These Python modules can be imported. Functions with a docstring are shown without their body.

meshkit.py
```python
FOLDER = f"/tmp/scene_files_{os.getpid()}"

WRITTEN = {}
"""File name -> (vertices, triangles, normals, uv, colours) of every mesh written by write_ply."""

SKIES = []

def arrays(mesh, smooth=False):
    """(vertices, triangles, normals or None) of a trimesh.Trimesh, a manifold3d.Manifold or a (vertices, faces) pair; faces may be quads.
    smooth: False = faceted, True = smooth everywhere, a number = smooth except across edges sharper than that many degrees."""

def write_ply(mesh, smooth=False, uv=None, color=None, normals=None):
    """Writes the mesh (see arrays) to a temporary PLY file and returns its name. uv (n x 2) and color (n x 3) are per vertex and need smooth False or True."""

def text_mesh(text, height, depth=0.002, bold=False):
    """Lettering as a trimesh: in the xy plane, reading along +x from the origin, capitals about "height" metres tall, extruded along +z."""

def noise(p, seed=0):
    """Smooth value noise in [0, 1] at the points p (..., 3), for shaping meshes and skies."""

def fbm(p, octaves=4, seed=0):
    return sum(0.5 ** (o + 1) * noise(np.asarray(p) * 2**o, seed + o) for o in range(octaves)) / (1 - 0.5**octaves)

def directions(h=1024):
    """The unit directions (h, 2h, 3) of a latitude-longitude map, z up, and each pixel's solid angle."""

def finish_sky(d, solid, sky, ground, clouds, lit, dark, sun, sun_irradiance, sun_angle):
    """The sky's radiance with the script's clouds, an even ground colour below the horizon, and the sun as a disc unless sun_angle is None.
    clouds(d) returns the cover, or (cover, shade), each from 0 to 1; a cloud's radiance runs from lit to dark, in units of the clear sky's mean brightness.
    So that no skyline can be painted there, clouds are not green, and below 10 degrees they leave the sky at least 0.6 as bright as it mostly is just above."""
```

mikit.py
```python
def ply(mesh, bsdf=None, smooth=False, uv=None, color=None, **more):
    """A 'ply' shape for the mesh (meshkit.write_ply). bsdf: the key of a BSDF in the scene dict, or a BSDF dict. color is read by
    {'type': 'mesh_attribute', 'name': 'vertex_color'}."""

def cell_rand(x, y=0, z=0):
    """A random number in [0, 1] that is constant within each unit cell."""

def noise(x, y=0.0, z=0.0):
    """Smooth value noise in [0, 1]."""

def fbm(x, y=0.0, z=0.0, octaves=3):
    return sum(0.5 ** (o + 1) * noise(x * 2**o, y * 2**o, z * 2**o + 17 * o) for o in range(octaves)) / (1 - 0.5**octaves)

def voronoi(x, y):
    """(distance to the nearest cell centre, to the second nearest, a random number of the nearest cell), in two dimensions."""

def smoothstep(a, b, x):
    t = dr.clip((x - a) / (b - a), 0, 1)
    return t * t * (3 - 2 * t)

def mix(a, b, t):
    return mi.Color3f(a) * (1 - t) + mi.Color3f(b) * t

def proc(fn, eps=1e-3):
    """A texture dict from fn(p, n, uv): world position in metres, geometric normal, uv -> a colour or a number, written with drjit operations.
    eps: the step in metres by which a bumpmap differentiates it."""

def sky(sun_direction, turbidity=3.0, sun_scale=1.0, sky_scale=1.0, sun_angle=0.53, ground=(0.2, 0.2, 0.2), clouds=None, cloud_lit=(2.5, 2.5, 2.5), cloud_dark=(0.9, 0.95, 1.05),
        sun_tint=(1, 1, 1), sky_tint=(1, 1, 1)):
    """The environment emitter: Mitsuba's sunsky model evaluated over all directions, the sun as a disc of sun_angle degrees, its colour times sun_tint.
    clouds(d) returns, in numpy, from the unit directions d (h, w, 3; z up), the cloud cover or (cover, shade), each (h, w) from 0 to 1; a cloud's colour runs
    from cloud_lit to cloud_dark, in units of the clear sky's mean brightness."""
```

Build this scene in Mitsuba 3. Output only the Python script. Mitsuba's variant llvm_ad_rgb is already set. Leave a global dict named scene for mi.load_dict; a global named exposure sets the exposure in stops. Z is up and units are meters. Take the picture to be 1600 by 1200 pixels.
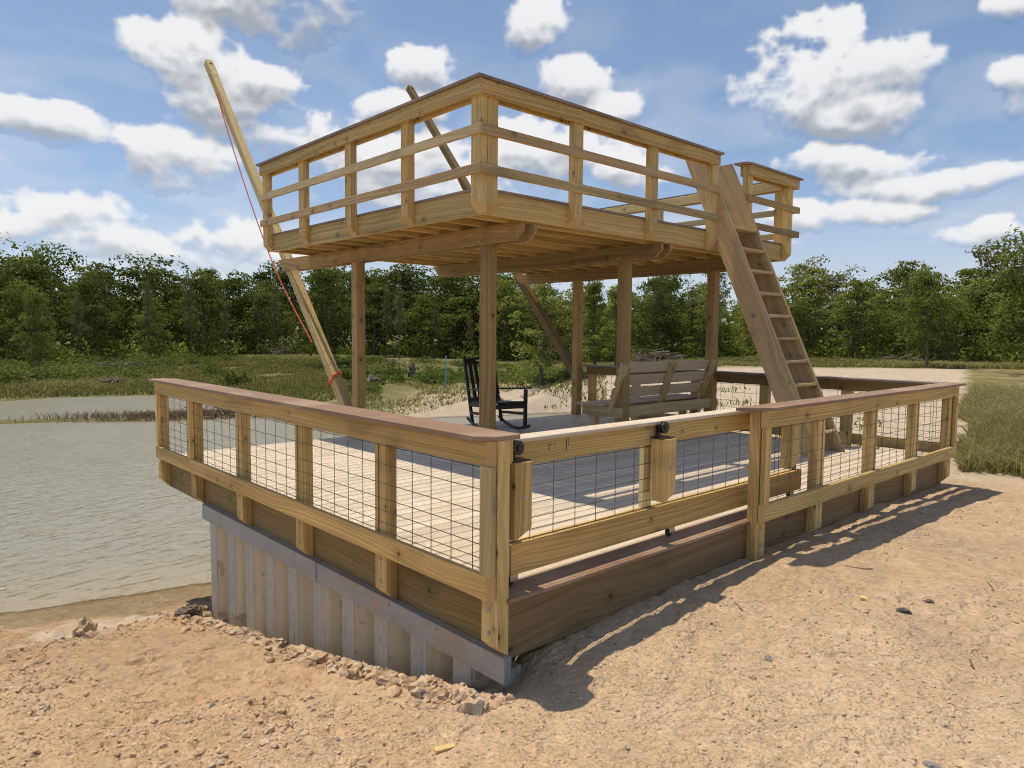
import math, random
import numpy as np
import trimesh
import drjit as dr
import mitsuba as mi
import mikit, meshkit
from mikit import noise, fbm, voronoi, cell_rand, smoothstep, mix

T = mi.ScalarTransform4f
scene, labels = {}, {}
rng = np.random.default_rng(11)

# ------------------------------------------------------------------ camera, sky, exposure
EYE = np.array([-2.4647, -2.8940, 1.4868])
FWD = np.array([0.67278, 0.73646, -0.07069])
UP = np.array([0.04123, 0.05808, 0.99746])
scene['camera'] = {'type': 'perspective', 'fov': 71.41, 'fov_axis': 'x', 'near_clip': 0.05, 'far_clip': 3000.0,
                   'to_world': T().look_at(origin=EYE.tolist(), target=(EYE + FWD).tolist(), up=UP.tolist())}
SUN = (-0.07, 0.37, 1.0)
exposure = 1.62

CLOUDS = [(67.8, 22.6, 6.3, 2.9, .75), (71.3, 18.6, 4.3, 3.3, .10), (68.0, 16.7, 4.0, 3.6, .45), (70.6, 15.4, 4.1, 2.6, .5), (65.8, 14.2, 4.1, 2.2, .35), (72.7, 12.0, 4.5, 2.3),
          (80.6, 13.0, 2.8, 1.5), (78.4, 7.4, 4.4, 1.6), (70.3, 7.3, 4.2, 1.8), (82.0, 7.0, 1.8, 1.2), (74.5, 5.9, 6.1, 1.3), (54.3, 19.7, 2.3, 1.9),
          (56.2, 17.0, 3.9, 1.2), (57.7, 12.7, 6.6, 3.0, .2), (45.2, 13.4, 6.3, 2.6), (37.7, 12.1, 4.1, 1.9), (45.8, 23.1, 2.3, 2.7), (41.6, 19.0, 2.6, 1.8),
          (40.0, 17.0, 2.6, 1.3), (23.7, 17.9, 6.0, 2.9), (26.2, 16.3, 4.1, 2.5), (19.3, 17.7, 2.5, 2.1), (22.8, 14.9, 4.8, 1.8, .35), (22.7, 11.7, 4.7, 1.3),
          (18.2, 10.3, 5.1, 1.0), (20.9, 8.6, 4.1, 1.1), (15.1, 6.9, 2.6, 1.0), (13.9, 10.7, 2.9, 0.9), (12.6, 19.9, 1.6, 1.2), (12.6, 15.6, 1.6, 1.7),
          (52.8, 11.0, 7.8, 2.2), (25.9, 8.2, 2.7, 1.2), (62.0, 6.0, 5.0, 1.2), (48.0, 7.5, 7.0, 1.6), (31.0, 6.4, 5.0, 1.1)]
_r = np.random.default_rng(5)
for _ in range(120):      # the rest of the sky, out of frame, goes on with the same fair-weather cumulus
    a = _r.uniform(90, 365); e = 4 + 60 * _r.random() ** 2
    s = _r.uniform(2.5, 6.0)
    for _k in range(3):
        CLOUDS.append((a + _r.uniform(-s, s), e + _r.uniform(-.3, .5) * s * .5, s * _r.uniform(.6, 1.1), s * _r.uniform(.3, .5)))


def clouds(d):
    az = np.degrees(np.arctan2(d[..., 1], d[..., 0])); az = np.where(az < -5, az + 360, az)
    el = np.degrees(np.arcsin(np.clip(d[..., 2], -1, 1)))

    def billow(k, seed, o=5):                        # cauliflower bumps
        return sum(.55 ** i * (1 - np.abs(2 * meshkit.noise(d * k * 2 ** i, seed + i) - 1)) for i in range(o)) / sum(.55 ** i for i in range(o))
    warp = np.stack([meshkit.fbm(d * 9.0, 4, s) - .5 for s in (61, 71)], -1)
    azw, elw = az + 5.0 * warp[..., 0] / np.maximum(np.cos(np.radians(el)), .2), el + 3.2 * warp[..., 1]
    n1 = meshkit.fbm(d * 16.0, 6, 3) - .5
    b1 = billow(15.0, 51) - .55
    b2 = billow(38.0, 81, 4) - .55
    dens = np.full(az.shape, -1.2); low = np.zeros(az.shape); grey = np.zeros(az.shape); wsum = np.full(az.shape, 1e-6)
    for (a, e, ra, re, *gr) in CLOUDS:
        da = (azw - a + 180) % 360 - 180
        m = (np.abs(da) < ra * 2.3) & (np.abs(elw - e) < re * 2.5)
        if not m.any():
            continue
        x, y = da[m] / ra, (elw[m] - e) / re
        yy = np.where(y < 0, y * 1.15, y)
        v = 1 - (x * x + yy * yy)
        dens[m] = np.maximum(dens[m], v)
        w = np.exp(2.6 * np.minimum(v, 1.0))
        low[m] += w * np.clip(.5 - .5 * y, 0, 1); wsum[m] += w; grey[m] += w * (gr[0] if gr else 0)
    low = low / wsum; grey = grey / wsum
    n0 = meshkit.fbm(d * 7.0, 3, 13) - .5
    f = dens * .88 + 1.6 * n1 + 1.9 * b1 + .9 * b2 + .8 * n0 - .30
    soft = .46 + 1.3 * np.clip(low - .25, 0, 1)
    cover = np.clip((f + .02) / soft, 0, 1); cover = cover * cover * (3 - 2 * cover)
    thin = np.clip((meshkit.fbm(np.stack([azw / 7, elw / 2.6, az * 0], -1), 6, 40) - .43) / .40, 0, 1)
    thin = thin * np.clip(.20 + (24 - el) / 20, .10, 1)
    cover = np.maximum(cover * (.97 - .25 * np.clip(low - .3, 0, 1)), .05 + thin * .50)
    hz = np.clip((10 - el) / 10, 0, 1)
    cover = 1 - (1 - cover) * (1 - hz * .58)

    def up(g, k): return np.concatenate([np.repeat(g[:1], k, 0), g[:-k]], 0)
    bump = (.6 * (f - up(f, 3)) + .4 * (f - up(f, 7)))        # faces that look up are lit
    thick = np.clip(f / 1.1, 0, 1)
    shade = .05 + 1.9 * np.clip(low - .30, 0, 1) * (.40 + .60 * thick) - .95 * bump - .5 * b2 - .35 * b1 + grey * (.45 + .55 * thick)
    shade = np.clip(shade, 0, 1) * (.62 + .38 * np.clip((el - 3) / 9, 0, 1))
    shade = np.where(f < -.02, .18, shade)
    return cover, shade


scene['sky'] = mikit.sky(SUN, turbidity=3.6, clouds=clouds, cloud_lit=(2.55, 2.55, 2.55), cloud_dark=(1.15, 1.21, 1.30), ground=(.28, .23, .17), sky_tint=(.96, 1.02, 1.05), sun_tint=(1.0, 1.0, .95))

# ------------------------------------------------------------------ helpers
things, counts = set(), {}


def fresh(key):
    n = counts.get(key, -1) + 1
    counts[key] = n
    k = key if n == 0 else f'{key}_{n:03d}'
    things.add(k)
    return k


def thing(name, label, cat, group=None):
    k = fresh(name)
    labels[k] = {'label': label, 'category': cat}
    if group:
        labels[k]['group'] = group
    return k


def put(key, mesh, bsdf, smooth=False, uv=None, **more):
    scene[key] = mikit.ply(mesh, bsdf, smooth=smooth, uv=uv, **more)
    return key


def part(parent, name, mesh, bsdf, smooth=False, uv=None, label=None, kind=None):
    k = fresh(f'{parent}__{name}')
    put(k, mesh, bsdf, smooth, uv)
    if label or kind:
        labels[k] = {}
        if label: labels[k]['label'] = label
        if kind: labels[k]['kind'] = kind
    return k


class MB:
    """collects polygons with their own vertices and uv"""
    def __init__(self): self.v, self.f, self.t = [], [], []

    def poly(self, pts, uvs):
        n = len(self.v)
        self.v.extend(pts); self.t.extend(uvs)
        for i in range(1, len(pts) - 1): self.f.append((n, n + i, n + i + 1))

    def out(self):
        return (np.array(self.v, float), np.array(self.f, int)), np.array(self.t, float)


ids = [0]


def next_id(cls):
    ids[0] += 1
    return cls * 500 + (ids[0] * 7) % 480 + 5


def prism(o, L, A, l0, l1, a0, a1, b0, b1, cut0=None, cut1=None, ch=.004, cls=0, mb=None):
    """a board: runs along L from l0 to l1, section a0..a1 along A and b0..b1 along B = L x A; cut(a, b) shifts an end"""
    o, L, A = np.asarray(o, float), np.asarray(L, float), np.asarray(A, float)
    B = np.cross(L, A)
    mb = mb or MB()
    i = next_id(cls)
    uo = random.Random(ids[0]).uniform(0, 40)
    c = min(ch, .3 * (a1 - a0), .3 * (b1 - b0))
    sec = [(a0 + c, b0), (a1 - c, b0), (a1, b0 + c), (a1, b1 - c), (a1 - c, b1), (a0 + c, b1), (a0, b1 - c), (a0, b0 + c)]
    def P(l, a, b): return o + l * L + a * A + b * B
    e0 = [l0 + (cut0(a, b) if cut0 else 0) for a, b in sec]
    e1 = [l1 + (cut1(a, b) if cut1 else 0) for a, b in sec]
    per = 0.03
    for k in range(8):
        m = (k + 1) % 8
        (aa, ba), (ab, bb) = sec[k], sec[m]
        w = math.hypot(ab - aa, bb - ba)
        mb.poly([P(e0[k], aa, ba), P(e0[m], ab, bb), P(e1[m], ab, bb), P(e1[k], aa, ba)],
                [(e0[k] + uo, i + per), (e0[m] + uo, i + per + w), (e1[m] + uo, i + per + w), (e1[k] + uo, i + per)])
        per += w
    for e, rev in ((e0, False), (e1, True)):
        pts = [P(e[k], *sec[k]) for k in range(8)]
        uvs = [(1000 + a - a0, i + .5 + (b - b0) * .9) for a, b in sec]
        if rev: pts, uvs = pts, uvs
        else: pts, uvs = pts[::-1], uvs[::-1]
        mb.poly(pts, uvs)
    return mb


AX = {'x': (np.array([1., 0, 0]), np.array([0, 1., 0])), 'y': (np.array([0, 1., 0]), np.array([0, 0, 1.])), 'z': (np.array([0, 0, 1.]), np.array([1., 0, 0]))}


def box(x0, x1, y0, y1, z0, z1, along, cls=0, cut0=None, cut1=None, ch=.004, mb=None):
    """axis-aligned board; cuts are functions of world (x, y, z) of the section point"""
    lim = {'x': (x0, x1), 'y': (y0, y1), 'z': (z0, z1)}
    order = {'x': 'xyz', 'y': 'yzx', 'z': 'zxy'}[along]
    L, A = AX[along]
    def wrap(c):
        if c is None: return None
        ia, ib = 'xyz'.index(order[1]), 'xyz'.index(order[2])
        def g(a, b):
            p = [0, 0, 0]; p[ia], p[ib] = a, b
            return c(*p)
        return g
    return prism((0, 0, 0), L, A, *lim[along], *lim[order[1]], *lim[order[2]], wrap(cut0), wrap(cut1), ch, cls, mb)


def profile(pts, plane, t0, t1, cls=0, mb=None):
    """convex polygon in a plane ('yz' or 'xz'), extruded along the third axis from t0 to t1"""
    mb = mb or MB(); i = next_id(cls); uo = random.Random(ids[0]).uniform(0, 40)
    pts = np.array(pts, float)
    ax = {'yz': (0, 1, 2), 'xz': (1, 0, 2)}[plane]
    def P(p, t):
        q = np.zeros(3); q[ax[0]] = t; q[ax[1]], q[ax[2]] = p; return q
    # grain follows the longest edge
    ed = np.roll(pts, -1, 0) - pts
    g = ed[np.argmax((ed ** 2).sum(1))]; g = g / np.linalg.norm(g); h = np.array([-g[1], g[0]])
    hmin = (pts @ h).min()
    area = .5 * np.sum(pts[:, 0] * np.roll(pts[:, 1], -1) - np.roll(pts[:, 0], -1) * pts[:, 1])
    if area < 0: pts = pts[::-1]
    n = len(pts)
    flip = plane == 'xz'
    def uvc(p): return (float(p @ g) + uo, i + .03 + float(p @ h) - hmin)
    a = [P(p, t1) for p in pts]; b = [P(p, t0) for p in pts][::-1]
    ua = [uvc(p) for p in pts]; ub = [(u + 7.3, v + .31) for u, v in ua[::-1]]
    if flip: a, b, ua, ub = a[::-1], b[::-1], ua[::-1], ub[::-1]
    mb.poly(a, ua); mb.poly(b, ub)
    for k in range(n):
        p, q = pts[k], pts[(k + 1) % n]
        d = q - p; w = np.linalg.norm(d); endish = abs(np.dot(d / w, g)) < .8
        quad = [P(p, t0), P(q, t0), P(q, t1), P(p, t1)]
        if endish: uv = [(1000 + .02, i + .5), (1000 + .02 + min(w, .2), i + .5), (1000 + .02 + min(w, .2), i + .5 + t1 - t0), (1000.02, i + .5 + t1 - t0)]
        else: uv = [(float(p @ g) + uo, i + .6), (float(q @ g) + uo, i + .6), (float(q @ g) + uo, i + .6 + t1 - t0), (float(p @ g) + uo, i + .6 + t1 - t0)]
        if flip: quad, uv = quad[::-1], uv[::-1]
        mb.poly(quad, uv)
    return mb


def wood(parent, name, mb, bsdf='wood', label=None):
    m, uv = mb.out()
    return part(parent, name, m, bsdf, False, uv, label)


def tube(points, radii, sides=6, caps=True):
    p = np.asarray(points, float); n = len(p)
    t = np.gradient(p, axis=0); t /= np.linalg.norm(t, axis=1, keepdims=True) + 1e-12
    ref = np.array([0, 0, 1.]) if abs(t[:, 2]).mean() < .9 else np.array([1., 0, 0])
    a = np.cross(t, ref); a /= np.linalg.norm(a, axis=1, keepdims=True) + 1e-12
    b = np.cross(t, a); ang = np.arange(sides) * 2 * np.pi / sides
    r = np.broadcast_to(radii, (n,))
    v = p[:, None] + r[:, None, None] * (np.cos(ang)[None, :, None] * a[:, None] + np.sin(ang)[None, :, None] * b[:, None])
    i, j = np.meshgrid(np.arange(n - 1), np.arange(sides), indexing='ij')
    q = np.stack([i * sides + j, i * sides + (j + 1) % sides, (i + 1) * sides + (j + 1) % sides, (i + 1) * sides + j], -1).reshape(-1, 4)
    f = np.vstack([q[:, [0, 1, 2]], q[:, [0, 2, 3]]])
    v = v.reshape(-1, 3)
    if caps:
        v = np.vstack([v, p[:1], p[-1:]])
        k = np.arange(sides)
        f = np.vstack([f, np.stack([k * 0 + n * sides, (k + 1) % sides, k], 1), np.stack([k * 0 + n * sides + 1, (n - 1) * sides + k, (n - 1) * sides + (k + 1) % sides], 1)])
    return v, f


def join(meshes):
    v, f, n = [], [], 0
    for a, b in meshes:
        v.append(a); f.append(np.asarray(b) + n); n += len(a)
    return np.vstack(v), np.vstack(f)


def cyl(c, axis, r, h, sides=16):
    c, axis = np.asarray(c, float), np.asarray(axis, float); axis = axis / np.linalg.norm(axis)
    return tube([c - axis * h / 2, c + axis * h / 2], [r, r], sides)


def lathe_disc(c, axis, prof, sides=20):
    """profile [(radius, height)] round axis"""
    c, axis = np.asarray(c, float), np.asarray(axis, float); axis = axis / np.linalg.norm(axis)
    pts = [c + axis * (h + 1e-5 * i) for i, (r, h) in enumerate(prof)]
    a = np.cross(axis, [0, 0, 1.] if abs(axis[2]) < .9 else [1., 0, 0]); a /= np.linalg.norm(a); b = np.cross(axis, a)
    ang = np.arange(sides) * 2 * np.pi / sides
    v = np.vstack([p + r * (np.cos(ang)[:, None] * a + np.sin(ang)[:, None] * b) for p, (r, h) in zip(pts, prof)])
    f = []
    for i in range(len(prof) - 1):
        for j in range(sides):
            k = (j + 1) % sides
            f += [(i * sides + j, i * sides + k, (i + 1) * sides + k), (i * sides + j, (i + 1) * sides + k, (i + 1) * sides + j)]
    return v, np.array(f)


def bolt(parent, c, n, r=.017):
    w = lathe_disc(c, n, [(r, 0), (r, .003), (r * .55, .003), (r * .5, .008), (0.0005, .009)], 14)
    return part(parent, 'bolt', w, 'bolt_metal', 30)


# ------------------------------------------------------------------ materials
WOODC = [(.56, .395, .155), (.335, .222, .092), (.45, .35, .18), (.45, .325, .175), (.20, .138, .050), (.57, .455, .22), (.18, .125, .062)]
# 0 fresh yellow pine, 1 brown treated timber, 2 bench/greenish, 3 ladder, 4 olive rim and painted shade of far pole, 5 pale hoist pole, 6 dark brown rim


def wood_col(p, n, uv):
    u, v = uv.x, uv.y
    idv = dr.floor(v); l = v - idv
    cls = dr.floor(idv / 500)
    r1, r2, r3 = cell_rand(idv, 1), cell_rand(idv, 2), cell_rand(idv, 3)
    end = u > 500
    base = mi.Color3f(0)
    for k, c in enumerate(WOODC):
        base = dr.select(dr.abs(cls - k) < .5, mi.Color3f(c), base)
    warp = noise(u * 1.3 + r1 * 91, l * 9 + r2 * 31) * .035 + noise(u * .45 + r3 * 50, l * 3) * .05
    ll = l + warp
    cath = dr.square((u * .42 + r3 * 5) - dr.floor(u * .42 + r3 * 5) - .5) * .34          # cathedral arches of flat-sawn faces
    rg = (ll + cath * (.3 + .9 * r1)) * 120 + r1 * 20
    rings = .6 * smoothstep(.2, .8, noise(u * .30 + r2 * 70, rg)) + .4 * noise(u * .5, rg * 2.7)
    fine = noise(u * 5 + r3 * 40, l * 330)
    broad = fbm(u * .8 + r1 * 33, l * 7 + r2 * 9, 0, 2)
    # knots
    ku = u * 2.1 + r1 * 17
    kc = dr.floor(ku); kv = dr.floor(l / .135)
    has = cell_rand(kc, kv, idv) > .76
    cu = (kc + .25 + .5 * cell_rand(kc, kv + 9, idv) - r1 * 17) / 2.1
    cl = (kv + .2 + .6 * cell_rand(kc, kv + 5, idv)) * .135
    kr = .006 + .010 * cell_rand(kc, kv + 3, idv)
    du, dl = (u - cu) / (kr * 1.3), (l - cl) / kr
    kd = dr.sqrt(du * du + dl * dl)
    knot = dr.select(has, 1 - smoothstep(.75, 1.25, kd), 0)
    halo = dr.select(has, dr.exp(-.5 * dr.square(kd * .45)), 0)
    # small dark nail and screw pits
    pu = u * 5 + r2 * 3; pc = dr.floor(pu); pv = dr.floor(l / .045)
    pit = (cell_rand(pc, pv, idv + 77) > .80) & (dr.square((pu - pc - .5) / 5) + dr.square(l - (pv + .5) * .045) < 9e-6)
    t = .80 + .32 * r1 - .40 * (rings - .45) + .18 * (fine - .5) + .36 * (broad - .5)
    c = base * t
    c = mi.Color3f(c.x * (1 + .05 * (r2 - .5)), c.y * (1 + .10 * (r3 - .5) - .07 * (rings - .5)), c.z * (1 + .25 * (r3 - .5) - .25 * (rings - .5)))
    c = c * (1 - .35 * halo) * (1 - .62 * knot)
    c = dr.select(pit, c * .3, c)
    # weathered grey-brown smudges
    sm = smoothstep(.56, .8, fbm(p.x * 2.1 + r1, p.y * 2.1, p.z * 3.3, 3))
    c = c * (1 - .22 * sm)
    # end grain
    ex, ey = u - 1000 - .02 - .04 * r2, l - .5 - .02 - .06 * r1
    rad = dr.sqrt(ex * ex + ey * ey) + .003 * noise(ex * 90, ey * 90, r1 * 9)
    er = .5 + .5 * dr.sin(rad * 1500)
    ce = base * (.74 + .24 * er + .2 * (r3 - .5)) * mi.Color3f(1.05, .98, 1.05)
    return dr.select(end, ce, c)


def comp_col(p, n, uv):
    """composite boards: class 0 beige, 1 red brown, 2 grey brown, 3 sun-bleached beige"""
    u, v = uv.x, uv.y
    idv = dr.floor(v); l = v - idv; cls = dr.floor(idv / 500)
    r = cell_rand(idv, 4)
    base = dr.select(cls < .5, mi.Color3f(.53, .468, .385), dr.select(cls < 1.5, mi.Color3f(.225, .142, .098), dr.select(cls < 2.5, mi.Color3f(.21, .165, .14), dr.select(cls < 3.5, mi.Color3f(.56, .49, .40), mi.Color3f(.46, .375, .27)))))
    g = noise(u * 2.2 + r * 40, l * 260) - .5
    b = fbm(u * .9 + r * 10, l * 14, 0, 3) - .5
    dust = smoothstep(.48, .74, fbm(p.x * 1.7, p.y * 1.7, p.z, 5))
    return mix(base * (.95 + .16 * (r - .5) + .20 * g + .20 * b), mi.Color3f(.44, .35, .25), .32 * dust)


def ground_col(p, n, uv):
    x, y, z = p.x, p.y, p.z
    a = fbm(x * .35, y * .35, 0, 4)
    b = fbm(x * 2.3, y * 2.3, 3, 4)
    c = fbm(x * 17, y * 17, 7, 3)
    s = noise(x * 70, y * 70)
    tan = mix((.46, .362, .25), (.395, .288, .187), smoothstep(.35, .7, a * .6 + b * .4))
    tan = mix(tan, (.50, .40, .29), .55 * smoothstep(.5, .8, b))
    tan = mix(tan, (.30, .235, .18), .7 * smoothstep(.56, .74, fbm(x * 1.1 + 9, y * 1.1, 5, 4)) * smoothstep(.4, .6, c))
    tan = mix(tan, tan * mi.Color3f(1.02, .965, .92), smoothstep(.6, -.4, x) * smoothstep(.3, .6, a))
    tan = tan * (.78 + .32 * c + .20 * s)
    # pale dry sand patches away from the platform
    road = smoothstep(7.5, 10.0, x + 1.2 * (b - .5))
    tan = mix(tan, mix((.47, .395, .31), (.56, .485, .395), b) * (.86 + .22 * c), road)
    tan = mix(tan, mi.Color3f(.56, .50, .41) * (.85 + .25 * c), .75 * smoothstep(-1.34, -1.44, z + .10 * (b - .5)) * smoothstep(.40, .60, fbm(x * 1.6, y * 1.6, 8, 3)) * (1 - smoothstep(9.0, 12.0, y)))
    # wet mud band above the water
    mud = smoothstep(-1.50, -1.66, z + .22 * (b - .5)) * (1 - smoothstep(9.0, 12.0, y))
    tan = mix(tan, mix((.30, .24, .16), (.22, .17, .105), b) * (.8 + .4 * c), mud)
    tan = mix(tan, mi.Color3f(.12, .09, .055), smoothstep(-1.84, -1.9, z) * .8)
    # meadow soil and thatch far off
    rr = dr.sqrt(dr.square(x + 2.5) + dr.square(y + 2.9))
    veg = mix((.155, .16, .065), (.27, .235, .12), smoothstep(.38, .68, a * .45 + b * .55))
    veg = veg * (.75 + .5 * c)
    lefty = y - .45 * x
    va = smoothstep(14, 19, lefty) * smoothstep(.62, .45, fbm(x * .16, y * .16, 2, 3) - .25 * smoothstep(26, 34, lefty) - .1)
    vb = smoothstep(44, 49, rr + 6 * (a - .5) - .35 * dr.maximum(y - 10, 0) * 0 - 9 * smoothstep(24, 4, y) + 4)
    vc = smoothstep(9.0, 9.9, x + (b - .5)) * smoothstep(.5, -.1, y - .27 * (x - 9.2) + .8 * (b - .5))
    return mix(tan, veg, dr.clip(dr.maximum(dr.maximum(va, vb), vc), 0, 1) * .95)


def ground_bump(p, n, uv):
    f = fbm(uv.x * 7, uv.y * 7, 1, 6)
    cr = 1 - dr.abs(2 * fbm(uv.x * 13 + 3, uv.y * 13, 2, 4) - 1)
    return .060 * f + .024 * cr + .010 * noise(uv.x * 95, uv.y * 95)


def ripple(p, n, uv):
    x, y = uv.x, uv.y
    w = fbm(x * .5, y * .5, 0, 2) * 2.2
    a = noise((x * .83 + y * .55) * 2.0 + w, (-x * .55 + y * .83) * 6.5 + w)
    b = noise((x * .97 + y * .22) * 3.6 + 7 - w, (-x * .22 + y * .97) * 12.5 + w)
    c = noise((x * .60 + y * .80) * 7 + w, (-x * .80 + y * .60) * 15)
    g = noise(x * 19, y * 24)
    return .018 * a + .019 * b + .014 * c + .005 * g


def water_col(p, n, uv):
    a = fbm(p.x * .25, p.y * .25, 0, 3)
    near = smoothstep(9.5, 6.9, p.y + .3 * p.x)
    c = mix((.300, .298, .240), (.258, .260, .208), a)
    return mix(c, mi.Color3f(.36, .30, .205), .6 * near)


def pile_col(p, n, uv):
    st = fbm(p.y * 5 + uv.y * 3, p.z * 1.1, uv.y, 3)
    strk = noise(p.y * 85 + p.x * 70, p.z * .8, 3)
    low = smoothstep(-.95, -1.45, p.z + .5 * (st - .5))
    dirt = dr.clip(smoothstep(.35, .62, uv.x + .35 * (st - .5)) * .85 + .55 * low, 0, 1)  # web tint mixes sand dust with painted sand bounce; real dirt at the foot
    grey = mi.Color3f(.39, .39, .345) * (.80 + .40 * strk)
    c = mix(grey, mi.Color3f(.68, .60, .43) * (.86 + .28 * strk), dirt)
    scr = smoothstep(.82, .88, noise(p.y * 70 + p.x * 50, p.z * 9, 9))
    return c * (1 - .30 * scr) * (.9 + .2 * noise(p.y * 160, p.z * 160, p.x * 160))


def steel_col(p, n, uv):
    a = fbm(p.y * 5, p.z * 6, p.x * 5, 4)
    c = mix((.24, .255, .265), (.40, .415, .42), a)
    c = mix(c, mi.Color3f(.36, .28, .2), .55 * smoothstep(.66, .8, fbm(p.y * 2.2 + 3, p.z * 3, 0, 3)))
    return c * (.85 + .3 * noise(p.y * 150, p.z * 150, p.x * 150))


def bark_col(p, n, uv):
    a = noise(p.x * 9, p.y * 9, p.z * 2.2)
    return mix((.095, .075, .055), (.21, .18, .145), a)


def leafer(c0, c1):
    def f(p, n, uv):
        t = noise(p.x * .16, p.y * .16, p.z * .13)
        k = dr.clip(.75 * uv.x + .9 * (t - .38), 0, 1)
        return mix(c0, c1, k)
    return f


def rock_col(p, n, uv):
    a = fbm(p.x * 13, p.y * 13, p.z * 13, 3)
    k = cell_rand(p.x * 31, p.y * 31, 5)
    c0 = mix((.40, .28, .18), (.54, .42, .30), a)
    c0 = dr.select(k > .93, mi.Color3f(.24, .205, .175), dr.select(k > .80, mi.Color3f(.48, .41, .33), c0))
    return c0 * (.8 + .35 * noise(p.x * 90, p.y * 90, p.z * 90))


proc = mikit.proc
scene['wood'] = {'type': 'principled', 'base_color': proc(wood_col), 'roughness': .62, 'specular': .35}
scene['composite'] = {'type': 'principled', 'base_color': proc(comp_col), 'roughness': .55, 'specular': .4}
scene['soil'] = {'type': 'bumpmap', 'nested': {'type': 'diffuse', 'reflectance': proc(ground_col)}, 'tex': proc(ground_bump, 3e-3), 'scale': 1.0}
scene['murky_water'] = {'type': 'bumpmap', 'nested': {'type': 'roughplastic', 'diffuse_reflectance': proc(water_col), 'int_ior': 1.33, 'alpha': .10, 'nonlinear': False}, 'tex': proc(ripple, 4e-3), 'scale': 1.0}
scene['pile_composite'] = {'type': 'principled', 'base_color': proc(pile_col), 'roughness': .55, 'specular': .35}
scene['galvanised'] = {'type': 'principled', 'base_color': proc(steel_col), 'roughness': .5, 'metallic': .35, 'specular': .5}
scene['bark'] = {'type': 'diffuse', 'reflectance': proc(bark_col)}
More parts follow.
